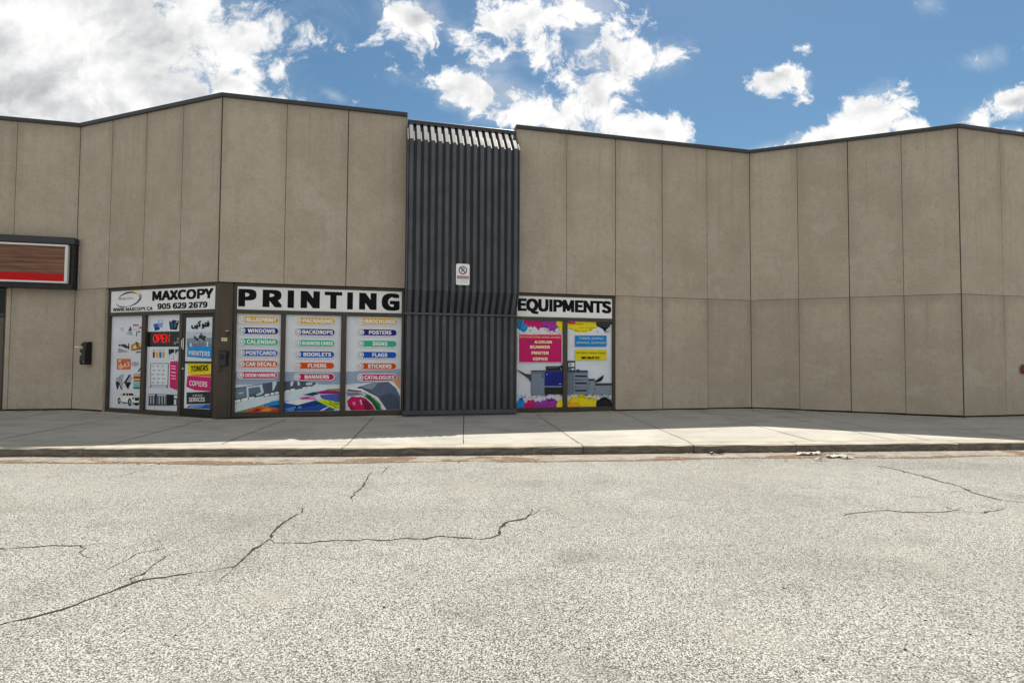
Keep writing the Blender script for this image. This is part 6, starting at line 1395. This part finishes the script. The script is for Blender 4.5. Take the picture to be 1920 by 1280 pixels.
# letters set one by one so that they spread evenly, as on the board
spans = [(.366,.715),(.835,1.215),(1.325,1.452),(1.585,1.972),(2.07,2.43),(2.535,2.655),(2.785,3.155),(3.262,3.650)]
mb = MB()
for ch, (a, b) in zip('PRINTING', spans):
    if ch == 'I': mb.flat(FM, [(a, 2.518), (b, 2.518), (b, 2.890), (a, 2.890)], -.0725); continue
    write(mb, FM, ch, a, b, 2.522 if ch != 'G' else 2.512, 2.888 if ch != 'G' else 2.898, -.0725, None, bold=(.040, .021))
mb.build('lettering', M_INK, t, fixn=False)
t = sign('shop_sign', 'white shop sign with EQUIPMENTS in tall black letters', FM, 6.333, 8.717, BZ0, BZ1)
lettering(FM, 'EQUIPMENTS', 6.35, 8.695, 2.525, 2.885, -.0725, M_INK, t, bold=(.023, .017), space=.97)
t = sign('shop_sign', 'white shop sign with oval logo, web address and phone number over the door', FB, 1.108, 4.267, BZ0, BZ1)
lettering(FB, 'MAXCOPY', 2.42, 4.20, 2.685, 2.900, -.0725, M_INK, t, bold=(.021, .012))
lettering(FB, '905 629 2679', 2.585, 4.045, 2.495, 2.625, -.0725, M_INK, t, bold=(.0105, .008))
lettering(FB, 'WWW.MAXCOPY.CA', 1.185, 2.44, 2.482, 2.562, -.0725, M_INK, t, bold=(.005, .004))
mb = MB(); o = -.0725
for k, (cx, cz, rx, rz, w1, a0, a1, hx) in enumerate([
        (1.66, 2.745, .335, .150, .020, .35, 2.75, '1c1f2c'), (1.69, 2.742, .350, .152, .022, -1.7, .55, '2c3050'),
        (1.715, 2.748, .365, .156, .016, -.75, .62, '7c3f76'), (1.70, 2.760, .372, .160, .012, .35, 1.45, 'd8c94a'),
        (1.62, 2.735, .360, .155, .010, 3.3, 5.0, '3c4250'), (1.62, 2.725, .330, .125, .006, 3.4, 4.6, '8a909c')]):
    for q in arc_band(cx, cz, rx, rz, .004, w1*1.75, a0, a1, .12): mb.flat(FB, q, o+.0003*k, vinyl(hx))
lg = mb.build('logo', None, t, fixn=False)
lettering(FB, 'MAXCOPY.', 1.365, 1.845, 2.738, 2.790, o+.0004, vinyl('2b2f3a'), t, bold=.02)

# neighbour's box sign
t = thing('box_sign', 'long red and wood-grain box sign in a silver frame, over the far left entrance', 'sign', FL.w(9.2, .14, 3.0))
mb = MB(); mb.box(FL, 5.0, e+8.05, .004, .20, 3.105, 4.03, None, .004); mb.build('housing', M_BLACK, t)
mb = MB(); mb.box(FL, 5.0, e+8.075, .004, .255, 4.03, 4.185, None, .005); mb.build('top_band', M_CAP, t)
mb = MB(); mb.box(FL, 5.0, e+8.05, .004, .235, 3.005, 3.105, None, .005); mb.build('bottom_band', M_BLACK, t)
mb = MB(); mb.box(FL, e+8.078, e+8.10, .0, .06, 3.04, 4.18, None, .003); mb.build('end_strip', M_ALU, t)
mb = MB()
mb.box(FL, 5.05, e+7.965, .202, .285, 3.965, 4.005, None, .006); mb.box(FL, 5.05, e+7.965, .202, .285, 3.125, 3.165, None, .006)
mb.box(FL, e+7.905, e+7.965, .202, .283, 3.165, 3.965, None, .006); mb.box(FL, 5.05, 5.11, .202, .283, 3.165, 3.965, None, .006)
mb.build('frame', M_FRAMEW, t)
mb = MB(); mb.box(FL, 5.11, e+7.905, .202, .225, 3.345, 3.965); mb.build('face', M_WOOD, t)
mb = MB(); mb.box(FL, 5.11, e+7.905, .202, .228, 3.165, 3.345); mb.build('stripe', M_RED, t)

# ------------------------------------------------------------------ printed window graphics
def graphic(label, F, s0, s1, z0, z1, off=-.112, mat=None, group=None, cut=None):
    t = thing('window_graphic', label, 'window graphic', F.w((s0+s1)/2, off, z0))
    mb = MB()
    if cut:
        mb.box(F, s0, s1, off, off-.006, z0, cut[0]); mb.box(F, s0, s1, off, off-.006, cut[1], z1)
    else: mb.box(F, s0, s1, off, off-.006, z0, z1)
    mb.build('backing', mat or M_VINYL, t)
    return t
def art(key, F, t, off, name='picture', sel=None, mirror=None):
    mb = MB()
    for i, (c, pts) in enumerate(ART[key]):
        if sel and not sel(pts): continue
        mb.flat(F, pts, off+.0004+.00022*i, vinyl(c))
    return mb.build(name, None, t, fixn=False)
PILL = ['b8922a', '24246f', '3f9a82', '2850a0', 'b5502a', 'a3175c']
def pills(t, F, s0, s1, zt, zb, words, off):
    for i, w in enumerate(words):
        zc = zt+(zb-zt)*i/5; h = .068
        mb = MB()
        mb.flat(F, capsule(s0-.014, s1+.014, zc-h-.014, zc+h+.014), off+.020, M_WHITE)
        mb.flat(F, capsule(s0, s1, zc-h, zc+h), off+.0205, vinyl(PILL[i]))
        p = mb.build('service_pill', None, t, fixn=False)
        mb = MB(); cx = s0+h
        mb.flat(F, circle(cx, zc, h*.86), off+.021, M_WHITE); mb.flat(F, circle(cx, zc, h*.66), off+.0214, vinyl('9aa2ae')); mb.flat(F, circle(cx-.006, zc+.004, h*.36, 6), off+.0218, M_WHITE)
        mb.build('icon', None, p, fixn=False)
        a, b = s0+2*h+.010, s1-.035
        ar = text_polys(w, .03)[2]; hh = .084; wd = min(b-a, ar*hh*1.02); c = (a+b)/2
        if wd < ar*hh*.8: hh *= .9
        lettering(F, w, c-wd/2, c+wd/2, zc-hh/2, zc+hh/2, off+.0212, M_WHITE, p, bold=(.0042, .0042))
OA = -.112
t = graphic('grey window graphic listing BLUEPRINT, WINDOWS, CALENDAR beside the corner column', FM, .34, 1.205, .33, ZT0)
art('A_p1', FM, t, OA); pills(t, FM, .385, 1.150, 2.252, 1.094, ['BLUEPRINT', 'WINDOWS', 'CALENDAR', 'POSTCARDS', 'CAR DECALS', 'DOOR HANGERS'], OA)
t = graphic('grey window graphic listing PACKAGING, BACKDROPS, BUSINESS CARDS under the PRINTING sign', FM, 1.295, 2.42, .33, ZT0)
art('A_p2', FM, t, OA); pills(t, FM, 1.485, 2.285, 2.254, 1.056, ['PACKAGING', 'BACKDROPS', 'BUSINESS CARDS', 'BOOKLETS', 'FLYERS', 'BANNERS'], OA)
t = graphic('grey window graphic listing BROCHURES, POSTERS, SIGNS beside the ribbed metal cladding', FM, 2.53, 3.70, .33, ZT0)
art('A_p3', FM, t, OA); pills(t, FM, 2.775, 3.595, 2.274, 1.042, ['BROCHURES', 'POSTERS', 'SIGNS', 'FLAGS', 'STICKERS', 'CATALOGUES'], OA)
t = graphic('white window graphic with small product pictures and a white pickup truck', FB, 1.105, 2.145, .31, ZT0)
art('B_p1', FB, t, OA)
lettering(FB, 'Logo', 1.765, 2.035, 1.25, 1.37, OA+.03, vinyl('8a2a6c'), t, bold=.0)
t = graphic('white window graphic with ink cartridges, backdrop stand and magenta banner, gap around OPEN sign', FB, 2.26, 3.275, .31, ZT0, cut=(1.683, 2.014))
art('B_p2', FB, t, OA)
t = thing('open_sign', 'red lit OPEN sign in the dark gap of the shop window', 'neon sign', FB.w(2.70, -.10, 1.69))
mb = MB(); mb.box(FB, 2.262, 3.273, -.125, -.119, 1.684, 2.013); mb.build('backing', M_BLACK, t)
ob = MB(); o = -.116
def stroke(mb, pts, r=.0065):
    mb.tube([FB.w(q, o, z) for q, z in pts], r, 6)
Lx = [2.43, 2.575, 2.70, 2.82]; Wd = .105; zb_, zt_ = 1.775, 1.955
for dl in (0.0, .014):
    a, b, z0, z1 = Lx[0]+dl, Lx[0]+Wd+.015-dl, zb_+dl, zt_-dl
    stroke(ob, [((a+b)/2+(b-a)/2*math.cos(u), (z0+z1)/2+(z1-z0)/2*math.sin(u)) for u in [6.2832*i/18 for i in range(19)]], .003)
    a, b = Lx[1]+dl, Lx[1]+Wd-dl
    stroke(ob, [(a, z0), (a, z1), (b-.03, z1), (b, z1-.03), (b, z1-.07), (b-.03, z1-.095), (a+.01, z1-.095)], .004)
    a, b = Lx[2]+dl, Lx[2]+Wd-dl-.01
    stroke(ob, [(b, z0), (a, z0), (a, z1), (b, z1)], .004); stroke(ob, [(a, (z0+z1)/2), (b-.01, (z0+z1)/2)], .004)
    a, b = Lx[3]+dl, Lx[3]+Wd-dl
    stroke(ob, [(a, z0), (a, z1), (b, z0), (b, z1)], .004)
ob.build('lit_letters', M_LED, t)
mb = MB(); mb.box(FB, 3.06, 3.12, -.118, -.110, 1.73, 1.79); mb.box(FB, 3.13, 3.22, -.118, -.110, 1.76, 1.80); mb.box(FB, 3.15, 3.20, -.118, -.112, 1.82, 1.88); mb.build('display_item', M_GREYRING, t)
# door poster
OD = -.074
t = graphic('door graphic with Persian lettering, PRINTERS, TONERS, COPIERS and SERVICES on the black door', FB, 3.452, 4.198, .388, 2.298, OD)
art('D_p1', FB, t, OD)
lettering(FB, '\uFBFD\uFB59\uFB90 \uFEEE\uFE98\uFED3', 3.615, 4.125, 2.045, 2.225, OD+.012, M_INK, t, bold=(.008, .006), space=.92)
lettering(FB, '\uFB56\uFE8E\uFB7C', 3.70, 4.03, 1.80, 1.965, OD+.012, M_INK, t, bold=(.008, .006), space=.95)
lettering(FB, 'PRINTERS', 3.565, 4.165, 1.50, 1.60, OD+.012, M_WHITE, t, bold=(.003, .003), slope=-.02)
lettering(FB, 'TONERS', 3.63, 4.12, 1.155, 1.275, OD+.012, M_INK, t, bold=(.003, .003), slope=.03)
lettering(FB, 'COPIERS', 3.60, 4.11, .865, .975, OD+.012, M_WHITE, t, bold=(.003, .003), slope=-.02)
lettering(FB, '& REPAIR', 3.71, 3.98, .640, .682, OD+.012, M_WHITE, t, bold=.01, slope=.01)
lettering(FB, 'SERVICES', 3.60, 4.05, .525, .615, OD+.012, M_WHITE, t, bold=(.003, .003), slope=.02)
# equipment windows
YEL = vinyl('e8dcb0')
t = graphic('window graphic with magenta text box and blue office printer below EQUIPMENTS', FM, 6.33, 7.46, .33, ZT0, mat=M_VINYL)
art('C_p1', FM, t, OA); q = OA+.032
lettering(FM, 'MULTIFUNCTIONAL DEVICE, MODERN', 6.40, 7.40, 1.955, 2.000, q, YEL, t, bold=.02)
lettering(FM, 'B/W', 6.60, 6.735, 1.838, 1.90, q, vinyl('3a2a78'), t, bold=.03); lettering(FM, '& COLOR', 6.765, 7.19, 1.838, 1.90, q, YEL, t, bold=(.006, .005))
lettering(FM, 'SCANNER', 6.65, 7.14, 1.715, 1.785, q, YEL, t, bold=(.006, .005))
lettering(FM, 'PRINTER', 6.69, 7.11, 1.575, 1.645, q, YEL, t, bold=(.006, .005))
lettering(FM, 'COPIER', 6.725, 7.085, 1.435, 1.505, q, YEL, t, bold=(.006, .005))
t = graphic('window graphic with blue and yellow text boxes and grey paper trays below EQUIPMENTS', FM, 7.57, 8.72, .33, ZT0, mat=M_VINYL)
art('C_p2', FM, t, OA)
lettering(FM, 'TONER, SUPPLY', 7.86, 8.495, 1.935, 1.995, q, M_WHITE, t, bold=.03)
lettering(FM, 'SERVICE, SUPPORT', 7.80, 8.56, 1.832, 1.89, q, M_WHITE, t, bold=.03)
lettering(FM, 'Got Extra Toners, Parts?', 7.79, 8.555, 1.59, 1.65, q, M_INK, t, bold=.03)
lettering(FM, 'WE BUY IT!', 7.925, 8.385, 1.475, 1.535, q, M_INK, t, bold=(.006, .005))

# ------------------------------------------------------------------ no-parking sign on the ribs
t = thing('no_parking_sign', 'white no parking sign with brown ring on the ribbed metal cladding', 'sign', FM.w(4.98, .47, 3.06))
mb = MB(); r = .035; s0, s1, z0, z1 = 4.832, 5.130, 3.068, 3.532; o = .462
cor = [(s1-r, z1-r, 0), (s0+r, z1-r, 1), (s0+r, z0+r, 2), (s1-r, z0+r, 3)]
pts = [(cx+r*math.cos(math.pi/2*(k+i/5)), cz+r*math.sin(math.pi/2*(k+i/5))) for cx, cz, k in cor for i in range(6)]
mb.plate(FM, pts, o, o-.006); mb.build('plate', M_SIGNW, t)
mb = MB(); c = (4.981, 3.392)
for q in arc_band(*c, .081, .081, .022, .022, 0, 2*math.pi, 0, 40): mb.flat(FM, q, o+.0012)
mb.flat(FM, [(c[0]-.066, c[1]+.050), (c[0]-.050, c[1]+.066), (c[0]+.066, c[1]-.050), (c[0]+.050, c[1]-.066)], o+.0016)
write(mb, FM, 'P', c[0]-.030, c[0]+.036, c[1]-.052, c[1]+.052, o+.0012, None, bold=.03)
mb.build('symbol', M_BROWN, t, fixn=False)
mb = MB(); mb.flat(FM, [(4.852, 3.205), (5.112, 3.205), (5.112, 3.268), (4.852, 3.268)], o+.0012); mb.build('band', vinyl('8c4a40'), t, fixn=False)
lettering(FM, 'FIRE ROUTE', 4.868, 5.096, 3.220, 3.253, o+.002, M_WHITE, t, bold=.02)
mb = MB()
rk = random.Random(9)
for i, z in enumerate((3.178, 3.148, 3.118)):
    x = 4.862
    while x < 5.09:
        wd = rk.uniform(.014, .04)
        if rk.random() < .8: mb.flat(FM, [(x, z), (min(x+wd, 5.1), z), (min(x+wd, 5.1), z+.011), (x, z+.011)], o+.0012)
        x += wd+.008
mb.build('small_print', vinyl('9aa0a0'), t, fixn=False)
mb = MB()
for z in (3.515, 3.085): mb.plate(FM, circle(4.981, z, .008, 10), o, o+.005)
mb.build('bolt', M_ALU, t)
mb = MB(); mb.box(FM, 4.93, 5.03, .40, .456, 3.1, 3.5); mb.build('bracket', M_CLADB, t)

# ------------------------------------------------------------------ things fixed to the walls
t = thing('wall_receptacle', 'black rounded wall box with a pale knob on the concrete beside the shopfront', 'wall box', FB.w(.56, .06, 1.27))
mb = MB(); w0, w1 = .480, .650
prof = [(0, 1.285), (.145, 1.275), (.158, 1.33), (.155, 1.66), (.135, 1.745), (.085, 1.795), (0, 1.80)]
mb.prism([FB.w(w0, p[0]+.004, p[1]) for p in prof], [FB.w(w1, p[0]+.004, p[1]) for p in prof], bevel=.014); mb.build('body', M_PLASTIC, t)
mb = MB(); zc = 1.665; mb.tube([FB.w(.52, .155, zc), FB.w(.50, .20, zc+.005), FB.w(.46, .235, zc+.012)], [.013, .011, .016], 10)
mb.tube([FB.w(.545+.028*math.cos(u), .164, zc+.027*math.sin(u)) for u in [6.2832*i/14 for i in range(15)]], .007, 8); mb.build('knob', M_WHITE, t)
mb = MB(); mb.plate(FB, circle(.52, 1.53, .016, 10), .158, .170); mb.plate(FB, circle(.498, 1.49, .010, 10), .158, .175); mb.plate(FB, circle(.535, 1.50, .010, 10), .158, .168); mb.build('lock', M_ALU, t)
mb = MB(); mb.box(FB, .615, .635, .157, .164, 1.31, 1.37, None, .002); mb.build('badge', M_GREYRING, t)

t = thing('mailbox', 'dark grey mailbox with a hook below, on the brown corner column', 'mailbox', FM.w(.125, 0, 1.27))
mb = MB(); mb.box(FM, .062, .198, -.027, .075, 1.285, 1.545, None, .008, 2); mb.build('body', M_GREYBOX, t)
mb = MB(); mb.prism([FM.w(.048, p[0], p[1]) for p in ((-.027, 1.60), (.09, 1.572), (.098, 1.535), (-.027, 1.547))], [FM.w(.212, p[0], p[1]) for p in ((-.027, 1.60), (.09, 1.572), (.098, 1.535), (-.027, 1.547))], bevel=.006); mb.build('lid', M_GREYBOX, t)
mb = MB(); mb.box(FM, .080, .165, .0755, .079, 1.42, 1.51, None, .001); mb.build('window', vinyl('20202c'), t)
mb = MB(); mb.tube([FM.w(.085, .03, 1.285), FM.w(.085, .03, 1.215), FM.w(.075, .04, 1.175), FM.w(.062, .055, 1.17), FM.w(.06, .06, 1.195)], .008, 8); mb.build('hook', M_GREYBOX, t)

t = thing('number_plate', 'small cream number plate above the mailbox on the brown column', 'number plate', FM.w(.13, -.02, 1.80))
mb = MB(); mb.box(FM, .078, .188, -.027, -.021, 1.79, 1.865, None, .002); mb.build('plate', M_CREAM, t)
lettering(FM, '17', .100, .166, 1.803, 1.852, -.0195, M_INK, t, bold=.02)
t = thing('door_bell', 'small brown bell box with dark button above the number plate', 'door bell', FM.w(.18, -.02, 1.92))
mb = MB(); mb.box(FM, .160, .222, -.027, .0, 1.915, 2.0, None, .006); mb.build('housing', M_BRONZE, t)
mb = MB(); mb.plate(FM, circle(.191, 1.95, .013, 12), -.001, .006); mb.build('button', M_BLACK, t)
mb = MB(); mb.box(FM, .155, .227, -.027, .012, 2.0, 2.012, None, .003); mb.build('hood', M_ALU, t)

t = thing('hose_connection', 'round faded red fire hose connection cap with grey ring on the far right wall', 'hose connection', FD.w(1.80, .05, 1.17))
mb = MB(); c = (1.795, 1.30)
mb.plate(FD, circle(*c, .130, 28), .001, .020, None, .004); mb.build('ring', M_GREYRING, t)
mb = MB(); mb.plate(FD, circle(*c, .104, 28), .0205, .060, None, .008); mb.plate(FD, circle(*c, .04, 8), .0605, .085, None, .005); mb.build('cap', M_REDCAP, t)

# ------------------------------------------------------------------ litter, weeds, stones
rk = random.Random(21)
mb = MB()
for i in range(2600):
    x = rk.uniform(-12, 14); f = rk.random()
    y = curb_y(x) - (abs(rk.gauss(.49, .07)) if f < .55 else (rk.uniform(.01, .10) if f < .8 else rk.uniform(.02, .75)))
    s = rk.uniform(.007, .022)*(1.7 if rk.random() < .06 else 1); a = rk.uniform(0, 6.28); tl = rk.uniform(-.5, .5)
    ux, uy = math.cos(a)*s, math.sin(a)*s
    z = .010
    P = [(x+ux, y+uy, z+s*.25), (x-uy*.5, y+ux*.5, z+s*tl*.3+.003), (x-ux, y-uy, z), (x+uy*.5, y-ux*.5, z-s*tl*.2+.003)]
    mb.face(P)
lf = tag(mb.build('leaf_litter', M_LEAF, fixn=False), 'dry brown leaf litter scattered along the gutter', 'leaf litter', kind='stuff')
mb = MB()
for i in range(420):
    F = rk.choice((FL, FB, FM, FM, FR, FR, FD)); q = rk.uniform(0, F.len); p = F.w(q, .075+abs(rk.gauss(0, .05)), 0); s = rk.uniform(.004, .015)
    a = rk.uniform(0, 6.28); z = walk_z(p.x, p.y)+.005; ux, uy = math.cos(a)*s, math.sin(a)*s
    mb.face([(p.x+ux, p.y+uy, z), (p.x-uy*.6, p.y+ux*.6, z+s*.5), (p.x-ux, p.y-uy, z), (p.x+uy*.6, p.y-ux*.6, z+s*.3)])
tag(mb.build('wall_foot_grit', M_STONE, fixn=False), 'dark crumbs and grit lying along the foot of the walls', 'grit', kind='stuff')
def scrap(x, y, sx, sy, label, mat, cat='litter', name='paper_scrap'):
    mb = MB(); n = 6; V = []
    a = rk.uniform(-.3, .3)
    for j in range(n+1):
        row = []
        for i in range(n+1):
            u, v = i/n-.5, j/n-.5
            k = 1+.25*math.sin(5*u+3*v+x)
            px, py = u*sx*k+rk.uniform(-.08, .08)*sx*.6, v*sy*k+rk.uniform(-.08, .08)*sy*.6
            row.append(mb.bm.verts.new((x+px*math.cos(a)-py*math.sin(a), y+px*math.sin(a)+py*math.cos(a), .014+abs(rk.gauss(0, .018)))))
        V.append(row)
    for j in range(n):
        for i in range(n): mb.bm.faces.new([V[j][i], V[j][i+1], V[j+1][i+1], V[j+1][i]])
    o = mb.build(name, mat, None, (x, y, .01))
    sm = o.modifiers.new('thickness', 'SOLIDIFY'); sm.thickness = .004
    return tag(o, label, cat, 'litter in the gutter')
scrap(4.62, 8.33, .34, .10, 'flat white paper scrap nearest the kerb at the right', M_PAPER)
scrap(4.92, 8.13, .26, .12, 'crumpled white paper scrap on the gutter edge, in the middle of three', M_PAPER)
scrap(5.02, 8.02, .15, .06, 'small white paper scrap just right of the crumpled one', M_PAPER)
scrap(4.52, 7.87, .16, .05, 'thin cream scrap lying out on the asphalt past the gutter', M_PAPER)
scrap(3.19, 8.30, .26, .05, 'black torn strip lying against the kerb, left of the paper scraps', M_PLASTIC, name='rubber_strip')
for i, (x, y) in enumerate(SPOTS):
    mb = MB(); bmesh.ops.create_icosphere(mb.bm, subdivisions=2, radius=1.0)
    s = rk.uniform(.004, .008)
    for v in mb.bm.verts:
        k = 1+.22*math.sin(3*v.co.x+i)+.15*math.cos(4*v.co.y)
        v.co = Vector((v.co.x*s*1.5*k+x, v.co.y*s*k+y, v.co.z*s*.5+.003))
    o = mb.build('pebble', M_STONE, None, (x, y, .0))
    tag(o, 'tiny dark pebble lying loose on the grey asphalt', 'pebble', 'pebbles on the asphalt')
WEEDS = [(11.55, 'low green weed under the left concrete wall, left of two close together'), (11.80, 'low green weed under the left concrete wall, nearest the inner corner'), (12.05, 'tiny green weed in the crevice at the inner wall corner'), (11.15, 'sparse green weed at the wall foot beside the far left door')]
for q, lab in WEEDS:
    mb = MB(); p = FL.w(q, .03, 0); zb = walk_z(p.x, p.y)+.018
    for i in range(34):
        a = rk.uniform(0, 6.28); r = rk.uniform(.0, .07); h = rk.uniform(.012, .055); w = rk.uniform(.006, .012)
        bx = p + FL.t*(r*math.cos(a)*1.5) + FL.n*(abs(r*math.sin(a))*.6)
        tip = bx + FL.t*rk.uniform(-.04, .04) + FL.n*rk.uniform(-.0, .03) + Vector((0, 0, h))
        mid = bx.lerp(tip, .6)+Vector((0, 0, .008))
        bx.z += zb; tip.z += zb; mid.z += zb
        mb.face([bx, mid+FL.t*w, tip, mid-FL.t*w])
    tag(mb.build('weed', M_WEED, None, (p.x, p.y, zb), fixn=False), lab, 'weed', 'weeds at the wall foot')
